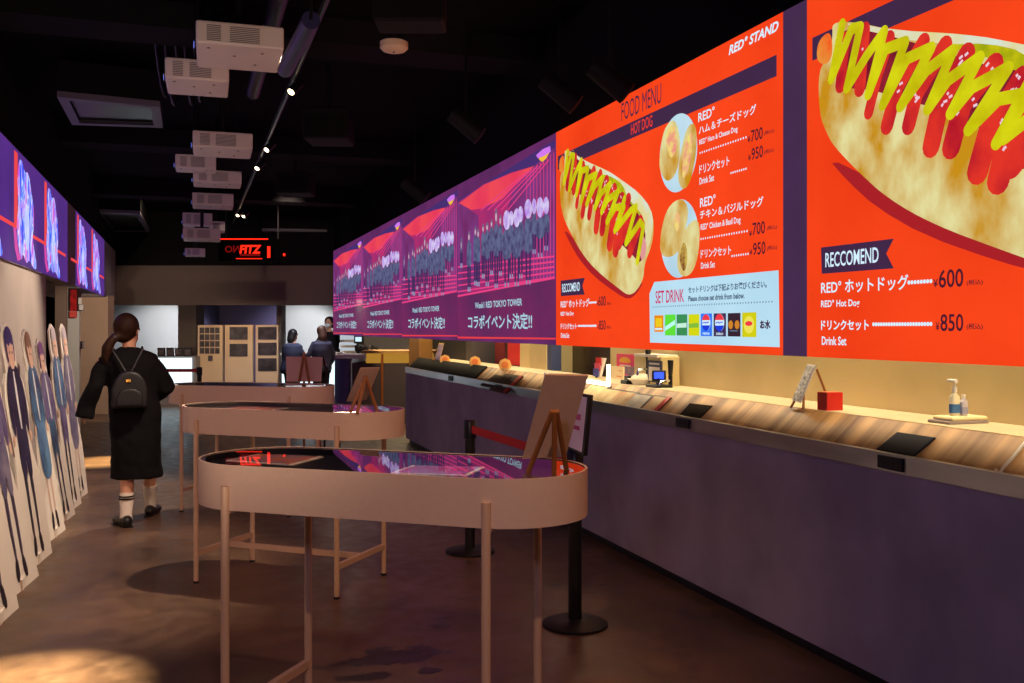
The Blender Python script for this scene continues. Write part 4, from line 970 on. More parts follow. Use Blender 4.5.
# photo boards
ph = [(197.7, 222.3, 1), (224.8, 252.6, 2), (255.6, 278, 3)]
M_pb = mat('photo_board', (206, 180, 150), .7, noise=.05, scale=3)
for (u0, u1, k) in ph:
    z = 18.3
    L_ = {1: 'tall tan board with a grid of many small portrait photos', 2: 'tall tan board holding two large dark photos', 3: 'tall tan board holding three large dark photos in a column'}[k]
    t = thing('photo_board', L_, 'display board', P((u0 + u1) / 2, 400, z)); t.location.z = 0
    zslab(u0, u1, .03, hv(325, z), z, .08).build('board_panel', M_pb, t)
    zslab(u0 + 1, u0 + 3, 0, .03, z - .1, .3).build('board_foot', M_metal_dark, t); zslab(u1 - 3, u1 - 1, 0, .03, z - .1, .3).build('board_foot', M_metal_dark, t)
    mp = mat('photo_dark', (70, 62, 70), .4, rgb2=(26, 22, 28), scale=7)
    def photo(a, b, c, d, nm='mounted_photo'):
        o = zslab(a, b, hv(d, z), hv(c, z), z - .012, .012).build(nm, mp, t)
    if k == 1:
        for r in range(4):
            for c_ in range(4): photo(199.8 + c_ * 5.1, 204.1 + c_ * 5.1, 327.5 + r * 6.8, 333.2 + r * 6.8, 'portrait_photo')
        photo(208, 212.5, 355.6, 361, 'portrait_photo')
    else:
        x0, x1 = (229.5, 247.5) if k == 2 else (258, 276.5)
        for i in range(k): photo(x0, x1, 327 + i * (16.8 if k == 2 else 15.6), 339.6 + i * (16.8 if k == 2 else 15.6))

# ------------------------------------------------------------------ red hanging sign by the opening
zs = 12.25
t = thing('red_wall_sign', 'dark red lit sign box fixed high on the pale pillar', 'sign', P(73, 312, zs))
zslab(69, 80, hv(311, zs), hv(289, zs), zs - .05, .04).build('sign_case', mat('sign_case', (52, 26, 22), .5), t)
zslab(70.3, 76.5, hv(311, zs), hv(290, zs), zs - .058, .006).build('sign_face', mat('sign_face_red', (170, 22, 20), emit=.7, rgb2=(90, 6, 10), scale=14), t)
zslab(69.6, 76, hv(317.5, zs), hv(311.5, zs), zs - .1, .03).build('sign_tab', mat('sign_tab', (236, 90, 80), .5), t)
t = thing('white_sensor', 'small white two-part sensor mounted beside the red sign box', 'sensor', P(81, 306, zs))
zslab(78.2, 81.2, hv(304.5, zs), hv(298, zs), zs - .12, .02).build('sensor_body', M_white_plastic, t, bevel=.004)
zslab(78.7, 82.7, hv(310.3, zs), hv(305, zs), zs - .12, .04).build('sensor_head', M_white_plastic, t, bevel=.006)
zslab(80, 83, hv(349, zs), hv(341, zs), zs - .1, .04).build('door_handle', M_chrome, thing('wall_intercom', 'small pale intercom unit on the pillar edge at shoulder height', 'intercom', P(81, 345, zs)), bevel=.005)

# ------------------------------------------------------------------ mirrored red LED sign under the ceiling
z = 16.2
t = thing('led_sign', 'black ceiling-hung LED sign with reversed glowing red letters', 'sign', P(250, 250, z))
zslab(218.5, 286, hv(261, z), hv(238.5, z), z, .14).build('sign_box', mat('led_box', (4, 4, 4), .9, spec=.05), t)
GR = mat('led_red', (255, 36, 16), emit=1.8); GD = mat('led_red_dim', (150, 10, 10), emit=.6)
def zt(s, u0, u1, v0, v1, m, nm, shear=0, bold=.02, rot=False):
    mb = MB(); add_text(mb, s, lambda x, y: P(u0 + (u1 - u0) * x, v1 + (v0 - v1) * y, z - .004), bold, shear); return mb.build(nm, m, t, fix=False)
zt('OИ', 225, 239, 245.5, 252.5, GD, 'dim_letters'); zt('FITZ', 239.5, 261.5, 245, 253.5, GR, 'red_letters', shear=.15, bold=.04)
zslab(267.3, 270.2, hv(257.8, z), hv(246.4, z), z - .006, .005).build('red_bar', GR, t)
zslab(240, 260, hv(256, z), hv(254, z), z - .006, .005).build('dim_underline', GD, t)
zslab(219, 268, hv(239.6, z), hv(238.6, z), z - .01, .01).build('top_light_edge', GR, t)
zslab(236, 262, hv(259, z), hv(258.3, z), z - .01, .01).build('lower_light_edge', GR, t)
zslab(283, 285.3, hv(256, z), hv(253.5, z), z - .006, .005).build('status_lamp', GR, t)
for u in (226, 278): MB().tube([P(u, 238.5, z + .07), Vector((*(P(u, 238, z + .07)[:2]), CEIL))], .012).build('hanger_rod', M_metal_dark, t)

# ------------------------------------------------------------------ projectors
def projector(u0, u1, vm, w, d, h, ang, label, small=False):
    """u0,u1: pixel span of the near face, vm: its lower edge, w: real width"""
    ang = 17.5; w *= .98; d *= 1.2; z = .99 * w * F / (u1 - u0); c = P((u0 + u1) / 2 + 1.5, vm, z)
    th = math.radians(ang); ax = RGT * math.cos(th) + FWD * math.sin(th); rz = math.atan2(ax.y, ax.x)
    t = thing('projector', label, 'projector', c, rz, 'white projectors hanging under the ceiling')
    b = lambda mb, nm, m, **k: mb.build(nm, m, t, world=False, **k)
    b(MB().box((0, d / 2, h / 2), (w, d, h)), 'projector_case', M_white_plastic, bevel=.012)
    for (x0, x1) in ((-.38, -.22), (-.12, .22)):
        g = MB()
        for k in range(9): g.box(((x0 + x1) / 2 * w, -.002, h * (.16 + .08 * k)), ((x1 - x0) * w, .004, h * .035))
        b(g, 'vent_grille', M_vent)
    for x, y in ((-.06, .4), (.26, .22), (-.36, .16), (.2, .7)):
        b(MB().tube([(x * w, y * d, -.004), (x * w, y * d, .001)], .009, 8), 'mounting_foot', M_vent)
    b(MB().tube([(-.5 * w - .012, d * .35, h * .3), (-.5 * w + .001, d * .35, h * .3)], .03, 16), 'lens_ring', M_blackm)
    b(MB().tube([(-.5 * w - .014, d * .35, h * .3), (-.5 * w - .012, d * .35, h * .3)], .02, 16), 'lens', mat('lens_glow', (120, 130, 255), emit=2.0))
    b(MB().box((0, d / 2, h + .015), (w * .4, d * .4, .03)), 'mount_plate', M_metal_dark)
    top = CEIL - c.z
    b(MB().tube([(0, d / 2, h + .02), (0, d / 2, top)], .022, 10), 'mount_pole', M_metal_dark)
    return t
PJ = [(197, 281, 46, .5, .46, .132, 4, 'largest and nearest white projector under the ceiling'),
      (165.5, 226, 80, .4, .38, .135, 3, 'white projector second in size, behind and beside the nearest one'),
      (193, 250, 148, .5, .42, .14, 3, 'white projector hanging third from the camera, alone above its two neighbours'),
      (175, 213.5, 168.5, .4, .26, .14, 2, 'violet tinted projector at the wall-side of the fourth pair'),
      (193, 239, 182.5, .5, .36, .13, 3, 'white projector just below and behind the violet wall-side one'),
      (192, 231, 205, .5, .42, .15, 2, 'white projector hanging alone in the middle of the row'),
      (182, 210, 225, .42, .4, .18, 1, 'upper projector of the far cluster near the red LED sign'),
      (205, 223, 230.5, .32, .4, .16, 1, 'short projector at the side of the far cluster towards the counter'),
      (182.5, 218, 239, .5, .4, .15, 1, 'lower wide projector of the far cluster beside the red LED sign'),
      (184, 203, 255.5, .32, .3, .12, 1, 'smallest and farthest projector hanging below the far cluster')]
for p in PJ: projector(*p)

# ------------------------------------------------------------------ ceiling gear
def along(u, v, h, y0, y1, r, name, label, cat, m, n=8):
    x = at_height(u, v, h).x
    t = thing(name, label, cat, (x, (y0 + y1) / 2, h))
    MB().tube([(x, y0, h), (x, y1, h)], r, n).build(name + '_run', m, t, smooth=n > 8); return t, x
t, xt = along(290, 88, 3.3, .8, 17.5, .016, 'lighting_track', 'long black lighting track running along the ceiling with small spotlights', 'lighting track', M_metal_dark)
for y in (2, 6, 10, 14, 17): MB().tube([(xt, y, 3.3), (xt, y, CEIL)], .006).build('track_hanger', M_metal_dark, t)
along(308, 40, 3.36, .8, 17.5, .012, 'conduit', 'thin conduit beside the lighting track', 'conduit', M_pipe)
t, xp = along(262, 60, 3.35, .5, 8.0, .055, 'ceiling_duct', 'round grey pipe running above the projectors', 'pipe', M_pipe, 14)
for y in (1, 3, 5, 7): MB().tube([(xp, y, 3.35), (xp, y, CEIL)], .008).build('duct_hanger', M_metal_dark, t)
a, b = P(311, 20, 4.6), P(285, 70, 5.6)
t = thing('hanging_tube', 'short fat bluish tube hanging between track and nearest projector', 'pipe', a)
MB().tube([a, b], .045, 14).build('tube_shell', mat('blue_tube', (46, 44, 84), .4, .3), t, smooth=True)
MB().tube([a, Vector((a.x, a.y, CEIL))], .008).build('tube_hanger', M_metal_dark, t)
M_lens = mat('spot_lens', (255, 226, 180), emit=9)
def spot_fix(u, v, dirv, label, ext=.12):
    p = P(u, v, (3.2 - HC) * F / (328 - v)); d = Vector(dirv).normalized()
    t = thing('track_spotlight', label, 'spotlight', p, 0, 'small black spotlights on the lighting track')
    MB().tube([p, p - d * ext], [.032, .036], 16).build('spot_can', M_metal_dark, t, smooth=True)
    MB().tube([p + d * .001, p - d * .004], .026, 16).build('spot_lens', M_lens, t)
    MB().tube([p - d * ext * .6, Vector((xt, p.y, 3.3))], .008).build('spot_bracket', M_metal_dark, t)
    return p
SP = [(291, 92, 'nearest lit track spotlight beside the largest projector'), (266.5, 150, 'second lit track spotlight, beside the third projector'), (257, 168.5, 'third lit track spotlight just past the second one'), (237.5, 215.5, 'fourth lit track spotlight, beside the far cluster of projectors'), (243.5, 216.5, 'fifth lit track spotlight, nearest neighbour of the fourth'), (228.5, 238, 'lit track spotlight directly above the red LED sign'), (168.5, 250, 'small lit spotlight left alone between the far projectors and the end wall'), (318.5, 252.5, 'tiny lit spotlight past the red LED sign towards the counter')]
for i, (u, v, lb) in enumerate(SP):
    lb = lb.replace(' left alone', ' alone')
    spot_fix(u, v, (-.55, -.45, -.7) if i != 7 else (.2, -.5, -.8), lb)
# cassette air conditioners
def cassette(corners, h, label, inner=.2):
    c = [at_height(u, v, h) for u, v in corners]; cc = sum(c, Vector()) / 4
    t = thing('ceiling_cassette', label, 'air conditioner', cc)
    mb = MB(); ii = [p + (cc - p) * inner for p in c]
    o0 = [mb.pt(p) for p in c]; i0 = [mb.pt(p) for p in ii]; o1 = [mb.pt(p + UP * .05) for p in c]
    for k in range(4): j = (k + 1) % 4; mb.face((o0[k], o0[j], i0[j], i0[k])); mb.face((o0[k], o0[j], o1[j], o1[k]))
    mb.build('cassette_frame', mat('cassette_grey', (96, 92, 110), .5), t, fix=False)
    MB().prism([p + UP * .03 for p in ii], UP * .02).build('cassette_grille', M_metal_dark, t)
    MB().prism([p + UP * .052 for p in c], UP * .25).build('cassette_case', M_black, t)
cassette([(57, 97), (160, 107), (163, 128), (72, 125)], 3.3, 'white framed ceiling air conditioner beside the second projector')
cassette([(262, 231), (327, 232), (318, 239.5), (268, 238.5)], 3.3, 'flat ceiling air conditioner above the red LED sign')
cassette([(96, 212), (140, 214), (150, 232), (112, 232)], 3.3, 'dim ceiling air conditioner nearer the wall of streaked pictures')
# smoke detector
p = P(394, 50, (3.3 - HC) * F / 278)
t = thing('smoke_detector', 'round white smoke detector hanging under the black ceiling', 'smoke detector', p)
r_ = 14 * (p - EYE).dot(FWD) / F
MB().loft([(p.x, p.y, p.z - .012, r_ * .6, r_ * .6), (p.x, p.y, p.z - .006, r_ * .8, r_ * .8), (p.x, p.y, p.z + .012, r_, r_), (p.x, p.y, p.z + .05, r_, r_), (p.x, p.y, p.z + .055, r_ * .9, r_ * .9)], 28).build('detector_body', mat('detector_white', (236, 214, 186), .5), t, smooth=True)
MB().tube([(p.x, p.y, p.z + .05), (p.x, p.y, CEIL)], .012).build('detector_stem', M_metal_dark, t)
MB().ball((p.x, p.y, p.z - .014), .008).build('detector_led', M_vent, t)
# black hanging boxes and cans
def dark_box(u0, u1, v, z, d, h, label):
    a, b = P(u0, v, z), P(u1, v, z); t = thing('hanging_speaker', label, 'speaker', (a + b) / 2)
    MB().prism([a, b, b + FWD * d, a + FWD * d], UP * h).build('speaker_case', mat('speaker_dark', (18, 17, 19), .7, spec=.2), t, bevel=.02)
    c = (a + b) / 2 + FWD * d / 2; MB().tube([c + UP * h, Vector((c.x, c.y, CEIL))], .02).build('speaker_bracket', M_metal_dark, t)
    MB().prism([P(u0 + 3, v - 2, z - .004), P(u1 - 3, v - 2, z - .004), P(u1 - 3, v - 2, z - .004) + UP * h * .7, P(u0 + 3, v - 2, z - .004) + UP * h * .7], -FWD * .004).build('speaker_grille', M_black, t)
dark_box(372, 444, 20, 5.0, .25, .22, 'large black box hanging over the smoke detector')
dark_box(302, 347, 138, 8.0, .4, .26, 'black box hanging past the smoke detector, above the event pictures')
dark_box(275, 309, 193, 11.5, .4, .26, 'black box hanging farther down the room near the lighting track')
for (u, v, z, lb) in ((610, 80, 5.6, 'large dim black spotlight can nearest the red menu picture'), (560, 92, 6.0, 'dim black spotlight can beyond the one nearest the menu'), (466, 125, 7.0, 'dim black spotlight can above the event pictures'), (415, 190, 9.0, 'dim black spotlight can farthest along the counter side')):
    p = P(u, v, z); d = Vector((.6, -.2, -.5)).normalized(); t = thing('ceiling_spot_can', lb, 'spotlight', p, 0, 'unlit black spotlight cans')
    MB().tube([p - d * .13, p + d * .13], [.06, .07], 18).build('can_body', mat('can_dark', (20, 19, 22), .6, spec=.2), t, smooth=True)
    MB().tube([p, Vector((p.x, p.y, CEIL))], .01).build('can_stem', M_metal_dark, t)
    MB().tube([p + d * .131, p + d * .134], .055, 18).build('can_glass', M_black, t)
# hanging cables between projectors
t = thing('cable_bundle', 'loose dark cables drooping behind the projectors', 'cables', P(200, 100, 6.5), 0, None)
for k in range(6):
    a = Vector((-.25 + .07 * k, 7.62, CEIL - .02))
    b = a + Vector((.1, 1.6, 0)); pts = [a.lerp(b, i / 8) - UP * .3 * math.sin(math.pi * i / 8) * (1 + .3 * math.sin(k * 2.3)) for i in range(9)]
    MB().tube(pts, .008, 6).build('cable', M_pipe, t, smooth=True)
# ------------------------------------------------------------------ cut-out figure boards leaning along the wall
def standee(u0, v0, ut, vt, width, look, label, xb=-.872):
    """u0,v0: foot of its centre line on the floor; ut,vt: its top"""
    b = at_height(u0, v0, 0); b.x = xb
    zt_ = (b - EYE).dot(FWD)
    top = on_x(ut, vt, XL + .16)
    H = min(max(top.z, 1.3), 1.62); kk = (ut - 512) / F; lean = max(b.y * (S + kk * C) / (C - kk * S), XL + .1) - b.x
    hair, cloth, skirt, leg, style = look
    t = thing('figure_cutout', label, 'cutout figure board', (b.x, b.y, 0), 0, 'cut-out figure boards leaning on the wall')
    dy = .0
    def q(s, h, o=0.0):  # s sideways (towards the far end), h height 0..1
        return Vector((b.x + lean * h + .13 * s * width, b.y + .99 * s * width, H * h)) + Vector((1, 0, .2)).normalized() * o
    R = lambda a, l=0: random.uniform(-a, a)
    outl = [(-.42, 0), (-.42, .28), (-.36, .36), (-.30, .46), (-.34, .56), (-.36, .66), (-.30, .76), (-.2, .8), (-.22, .88), (-.17, .96), (0, 1.0), (.16, .97), (.2, .88), (.18, .8), (.3, .76), (.36, .64), (.3, .55), (.28, .46), (.36, .38), (.42, .3), (.42, 0)]
    outl = [outl[0]] + [outl[1]] + outl[2:-2] + [outl[-2], outl[-1]]
    if style % 2: outl = [(x * (1.0 if h < .3 else .86) + (.05 * math.sin(h * 9 + style)), h) for x, h in outl]
    MB().prism([q(x, h) for x, h in outl], Vector((-.012, 0, -.002))).build('white_board', M_standee, t)
    def part(pts, m, nm, o=.002, it=1): MB().poly([q(x, h, o) for x, h in smooth_poly(pts, it)]).build(nm, m, t, fix=False)
    # legs
    for s in (-1, 1):
        part([(s * .07 - .05, .5), (s * .07 + .05, .5), (s * .1 + .04, .28), (s * .09 + .03, .1), (s * .09 - .025, .1), (s * .1 - .04, .28)], leg, 'printed_leg')
        part([(s * .09 - .04, .12), (s * .09 + .04, .12), (s * .12 + .05, .035), (s * .12 - .05, .035)], P_shoe, 'printed_shoe', .003)
    # robe / skirt and torso
    if style in (0, 3): part([(-.16, .62), (.16, .62), (.24, .42), (.2, .3), (0, .27), (-.2, .3), (-.24, .42)], skirt, 'printed_skirt', .004)
    else: part([(-.15, .6), (.15, .6), (.17, .46), (.14, .34), (.02, .36), (0, .45), (-.02, .36), (-.14, .34), (-.17, .46)], skirt, 'printed_trousers', .004)
    part([(-.1, .83), (.1, .83), (.22, .78), (.2, .66), (.16, .55), (-.16, .55), (-.2, .66), (-.22, .78)], cloth, 'printed_jacket', .005)
    for s in (-1, 1): part([(s * .18, .79), (s * .26, .74), (s * .29, .62), (s * .24, .53), (s * .18, .55), (s * .2, .66)], cloth, 'printed_sleeve', .0055)
    part([(s_ * .0 + .0 + x, h) for s_, x, h in ((1, -.03, .56), (1, .03, .56), (1, .03, .8), (1, -.03, .8))], P_white, 'printed_shirt', .006)
    for s in (-1, 1): part([(s * .27 - .035, .545), (s * .27 + .035, .545), (s * .27 + .03, .5), (s * .27 - .03, .5)], P_skin, 'printed_hand', .006)
    # head
    part([(-.13, .9), (-.14, .96), (0, .995), (.13, .965), (.14, .9), (.12, .85), (.1, .84), (-.1, .84), (-.12, .85)], hair, 'printed_hair', .006)
    part([(-.1, .93), (.1, .93), (.1, .86), (.05, .81), (-.05, .81), (-.1, .86)], P_skin, 'printed_face', .007)
    part([(-.12, .93), (-.1, .955), (.1, .955), (.12, .93), (.06, .905), (.02, .925), (-.03, .9)], hair, 'printed_fringe', .008)
    for s in (-1, 1): part([(s * .04 - .014, .873), (s * .04 + .014, .873), (s * .04 + .012, .885), (s * .04 - .012, .885)], P_shoe, 'printed_eye', .0085)
    # stand at the back
    MB().box((b.x - .05, b.y, .03), (.1, .12, .06)).build('rear_foot', M_standee, t)
M_standee = mat('standee_white', (236, 226, 214), .6)
P_skin = mat('print_skin', (226, 186, 164), .5); P_white = mat('print_shirt', (226, 224, 228), .5); P_shoe = mat('print_shoe', (38, 32, 44), .5)
P_hair = [mat('print_hair%d' % i, c, .5) for i, c in enumerate(((60, 50, 110), (70, 130, 190), (150, 110, 90), (190, 180, 190), (120, 70, 130)))]
P_cl = [mat('print_cloth%d' % i, c, .5, rgb2=c2, scale=7) for i, (c, c2) in enumerate((((58, 48, 84), (40, 34, 60)), ((90, 130, 170), (60, 80, 130)), ((120, 110, 150), (80, 60, 110)), ((70, 110, 150), (50, 60, 100)), ((140, 130, 150), (90, 84, 120))))]
P_lg = [mat('print_leg%d' % i, c, .5) for i, c in enumerate(((70, 60, 84), (220, 186, 170), (60, 56, 70)))]
ST = [((5, 622), (-50, 330), (1, 2, 2, 0, 0), 'cut-out figure board at the photo edge, nearest of the leaning row'),
      ((24, 588), (-22, 326), (4, 2, 4, 0, 1), 'cut-out figure with dark stockings cropped by the photo edge, second of the row'),
      ((40, 562), (5, 324), (0, 0, 0, 2, 2), 'tall cut-out figure in dark navy coat and trousers near the photo edge'),
      ((53, 536), (25, 329), (2, 3, 1, 1, 3), 'cut-out figure with blue jacket and bare legs between the navy and violet ones'),
      ((64, 520), (38, 338), (4, 2, 3, 0, 1), 'cut-out figure with violet hair in the middle of the leaning row'),
      ((74.5, 508), (51, 324), (3, 1, 2, 2, 2), 'cut-out figure with pale hair and blue clothes, last but one of the row'),
      ((84, 497), (62, 324), (3, 4, 4, 1, 0), 'palest cut-out figure at the far end of the leaning row')]
for (f, tp_, (h_, c_, s_, l_, sty), lb) in ST:
    standee(*f, *tp_, .6 if f[0] < 50 else .5, (P_hair[h_], P_cl[c_], P_cl[s_], P_lg[l_], sty), lb)

# ------------------------------------------------------------------ people
def remesh(mb, name, m, parent, vox, sm=6, world=False):
    o = mb.build(name + '_src', m, None)
    r = o.modifiers.new('r', 'REMESH'); r.mode = 'VOXEL'; r.voxel_size = vox; r.use_smooth_shade = True
    s = o.modifiers.new('s', 'SMOOTH'); s.iterations = sm; s.factor = .5
    dg = bpy.context.evaluated_depsgraph_get(); dg.update()
    me = bpy.data.meshes.new_from_object(o.evaluated_get(dg)); me.name = name
    bpy.data.objects.remove(o)
    me.materials.clear(); me.materials.append(m)
    n = bpy.data.objects.new(name, me); COL.objects.link(n); n.parent = parent
    return n
def hand(mb, w, d, side, thumb, k=1.0):
    """w wrist, d direction of the fingers, side across the palm (towards little finger), thumb direction"""
    w, d, side, thumb = [Vector(x) for x in (w, d, side, thumb)]; d.normalize(); side = (side - d * side.dot(d)).normalized(); n = d.cross(side)
    mb.tube([w - d * .03 * k, w + d * .01, w + d * .05 * k, w + d * .09 * k], [.024 * k, .027 * k, .037 * k, .034 * k], 12, flat=.55)
    for i, (o, L) in enumerate(((-.027, .072), (-.009, .08), (.009, .075), (.026, .058))):
        b = w + d * .085 * k + side * o * k; c = n * (.012 if thumb.dot(n) > 0 else -.012)
        mb.tube([b - d * .02, b, b + d * L * .45 * k + c * .4, b + d * L * .8 * k + c * 1.2, b + d * L * k + c * 2], [.009 * k, .0095 * k, .0085 * k, .0075 * k, .005 * k], 8)
    b = w + d * .03 * k - side * .025 * k
    mb.tube([b, b - side * .025 * k + d * .025 * k + thumb.normalized() * .01, b - side * .03 * k + d * .055 * k + thumb.normalized() * .015], [.012 * k, .011 * k, .007 * k], 8)

SKIN = mat('skin', (206, 152, 122), .5); HAIR = mat('hair_dark', (52, 28, 16), .6, spec=.2, noise=.4, scale=40, stretch=(1, 1, .1)); BLK = mat('cloth_black', (12, 10, 13), .9, spec=.2); BAG = mat('bag_black', (14, 13, 19), .5)
def head_mesh(mb, c, face, k=1.0):
    """skull, jaw, nose, ears; face: unit vector the face looks to"""
    c = Vector(c); f = Vector(face).normalized(); r = Vector((f.y, -f.x, 0))
    mb.ball(c + UP * .02 * k, (.076 * k, .088 * k, .1 * k)); mb.ball(c + f * .025 * k - UP * .045 * k, (.055 * k, .055 * k, .065 * k))
    mb.tube([c + f * .085 * k + UP * .02 * k, c + f * .104 * k - UP * .012 * k, c + f * .09 * k - UP * .022 * k], [.009 * k, .014 * k, .009 * k], 8)      # nose
    mb.tube([c + f * .078 * k - UP * .048 * k - r * .02 * k, c + f * .088 * k - UP * .05 * k, c + f * .078 * k - UP * .048 * k + r * .02 * k], .007 * k, 8)  # lips
    for s in (-1, 1): mb.ball(c + r * s * .078 * k, (.014 * k, .02 * k, .03 * k), 10, 8)
def eyes(c, face, parent, k=1.0):
    f = Vector(face).normalized(); r = Vector((f.y, -f.x, 0))
    for s in (-1, 1): MB().ball(Vector(c) + f * .079 * k + r * s * .03 * k + UP * .012 * k, .011 * k, 10, 8).build('eye', mat('eye_dark', (30, 24, 24), .2), parent, world=False, smooth=True)

def rz_at(u): return -(PSI + math.atan((u - 512) / F))
# --- the walking woman
o = at_height(126, 526, 0); z0_ = (o - EYE).dot(FWD); k_ = F / z0_
W = thing('person', 'person walking away in a long black dress with small backpack and striped socks', 'person', o, rz_at(126))
def wl(u, v, y=0.0): return Vector(((u - 126) / k_, y, HC + (328 - v) / k_))
mb = MB()
hc = wl(128, 331, .02)
face = Vector((.62, .78, 0))
head_mesh(mb, hc, face, 1.0)
mb.tube([hc - UP * .04, wl(129, 348, -.0), wl(129, 356, .0)], [.05, .05, .062], 14)
mb.loft([(.03, 0, 1.26, .13, .06), (.03, 0, 1.2, .16, .085), (.04, 0, 1.05, .135, .085), (.05, 0, .95, .13, .085), (.06, 0, .8, .155, .1), (.06, 0, .72, .13, .09)], 24)
LS, LE, LW = wl(105, 360), wl(98, 384, -.02), wl(90.5, 404, .03)
RS, RE, RW = wl(152, 361), wl(164, 388, -.03), wl(153, 398, .2)
mb.tube([LS, LE, LW], [.045, .036, .024], 12); mb.tube([RS, RE, RW], [.045, .036, .024], 12)
hand(mb, LW + Vector((-.01, 0, -.02)), (-.2, .15, -1), (0, -1, 0), (1, .3, 0), .8); hand(mb, RW, (-.7, .7, 0), (0, 0, -1), (0, 1, 0))
lf = wl(126, 524); rf = Vector((wl(150, 0).x * 1.05, .38, 0))
mb.tube([(.0, .02, .78), (.0, .03, .46), (wl(127, 0).x, -.005, .3), (wl(126, 0).x, -.02, .09)], [.085, .055, .05, .034], 14)
mb.tube([(.13, .02, .78), (.16, .2, .47), (.17, .3, .31), (.175, .36, .09)], [.085, .055, .05, .034], 14)
for fx, fy, dx in ((-.005, -.02, -.06), (.175, .36, .05)):
    mb.tube([(fx, fy - .02, .05), (fx + dx * .4, fy + .05, .045), (fx + dx, fy + .13, .04)], [.028, .026, .018], 12)
body = remesh(mb, 'body', SKIN, W, .009, 4)
eyes(hc, face, W)
# hair: cap, back of the head and low side ponytail
mb = MB(); mb.ball(hc - face * .022 + UP * .032, (.094, .098, .103), 20, 14); mb.ball(hc - face * .05 - UP * .03, (.07, .06, .06))
mb.tube([wl(119, 336, -.05), wl(113, 340, -.07), wl(108.5, 348, -.07), wl(107.5, 358, -.06), wl(109, 367, -.055)], [.03, .034, .04, .032, .01], 14)
remesh(mb, 'hair', HAIR, W, .01, 5)
MB().tube([wl(116.5, 337, -.06), wl(114.5, 338.5, -.065)], .034, 14).build('hair_tie', mat('tie_dark', (40, 20, 24), .5), W, world=False, smooth=True)
# dress with wide sleeves
mb = MB()
mb.loft([(.03, 0, 1.315, .062, .055), (.032, 0, 1.29, .1, .075), (.034, 0, 1.262, .185, .1), (.035, -.005, 1.2, .2, .12), (.045, -.005, 1.08, .175, .118), (.055, 0, .95, .17, .12), (.065, 0, .82, .182, .13), (.07, .02, .62, .178, .14), (.07, .05, .45, .178, .15), (.072, .06, .345, .182, .155)], 28, 2.2)
mb.tube([wl(112, 360), LS + Vector((.02, 0, -.01)), (LS + LE) / 2, LE, (LE + LW) / 2, LW, wl(88, 417, .03)], [.05, .062, .06, .056, .06, .064, .068], 14)
mb.tube([wl(144, 362), RS + Vector((-.02, 0, -.01)), (RS + RE) / 2, RE, (RE + RW) / 2, RW], [.05, .062, .066, .066, .06, .052], 14)
dress = remesh(mb, 'dress', BLK, W, .013, 5)
cl_ = bpy.data.textures.new('folds', 'CLOUDS'); cl_.noise_scale = .12
dm = dress.modifiers.new('d', 'DISPLACE'); dm.texture = cl_; dm.strength = .022; dm.mid_level = .5
SOCK = mat('sock_white', (226, 214, 200), .8)
for x0, y0, x1, y1, dx in ((wl(126, 0).x, -.02, wl(127, 0).x, -.005, -.06), (.175, .36, .17, .31, .05)):
    s_ = MB().tube([(x0, y0, .05), (x0, y0, .09), (x0 * .5 + x1 * .5, (y0 + y1) / 2, .17), (x1, y1 + .002, .245)], [.046, .041, .048, .052], 16).build('sock', SOCK, W, world=False, smooth=True)
    for h in (.2, .218): 
        f = (h - .09) / .2; MB().tube([(x0 + (x1 - x0) * f, y0 + (y1 - y0) * f, h), (x0 + (x1 - x0) * f, y0 + (y1 - y0) * f, h + .009)], .0535, 16).build('sock_stripe', BLK, s_, world=False)
    m_ = MB(); [m_.ball((x0 + dx * a_, y0 + b_, h_), (r_, .055, h_ + .002), 18, 10) for a_, b_, r_, h_ in ((-.1, -.035, .04, .044), (.1, .0, .046, .042), (.35, .05, .05, .036), (.6, .1, .052, .032), (.85, .15, .048, .028))]
    sh_ = remesh(m_, 'shoe', mat('shoe_black', (16, 14, 16), .35), W, .007, 4)
    MB().prism([(x0 + dx * a / .2 + sx, y0 + a, 0) for a, sx in ((-.06, -.03), (-.06, .03), (.06, .042), (.18, .035), (.2, 0), (.18, -.035), (.06, -.042))], (0, 0, .012)).build('sole', M_blackm, sh_, world=False)
# backpack
Bk = thing('backpack', 'small black leather backpack with gold badge worn on the back of the walking woman', 'backpack', o, rz_at(126))
mb = MB(); bc = wl(129.5, 388)
prof = [(-.125, -.13), (.12, -.13), (.122, .0), (.1, .07), (.06, .115), (0, .13), (-.06, .115), (-.1, .07), (-.127, .0)]
mb.prism([(bc.x + x * .98, -.115, bc.z + z * 1.03) for x, z in prof], (0, -.1, 0))
remesh(mb, 'bag_body', BAG, Bk, .01, 8)
mb = MB(); mb.prism([(bc.x + x * .72, -.2, bc.z - .055 + z * .5) for x, z in prof], (0, -.045, 0)); remesh(mb, 'front_pocket', BAG, Bk, .009, 6)
MB().box((wl(128, 0).x, -.222, wl(0, 379.5).z), (.035, .008, .022)).build('gold_badge', mat('gold', (230, 180, 90), .3, .9), Bk, world=False, bevel=.004)
for a_, b_ in ((wl(115, 352, -.12), wl(126, 371, -.16)), (wl(141, 350, -.12), wl(131, 371, -.16))):
    MB().tube([a_ + Vector((0, .1, .02)), a_, (a_ + b_) / 2 + Vector((0, -.01, 0)), b_], .009, 8).build('shoulder_strap', BAG, Bk, world=False, smooth=True)
MB().tube([wl(125, 371, -.16), wl(128, 367.5, -.165), wl(131, 371, -.16)], .006, 8).build('top_handle', BAG, Bk, world=False, smooth=True)

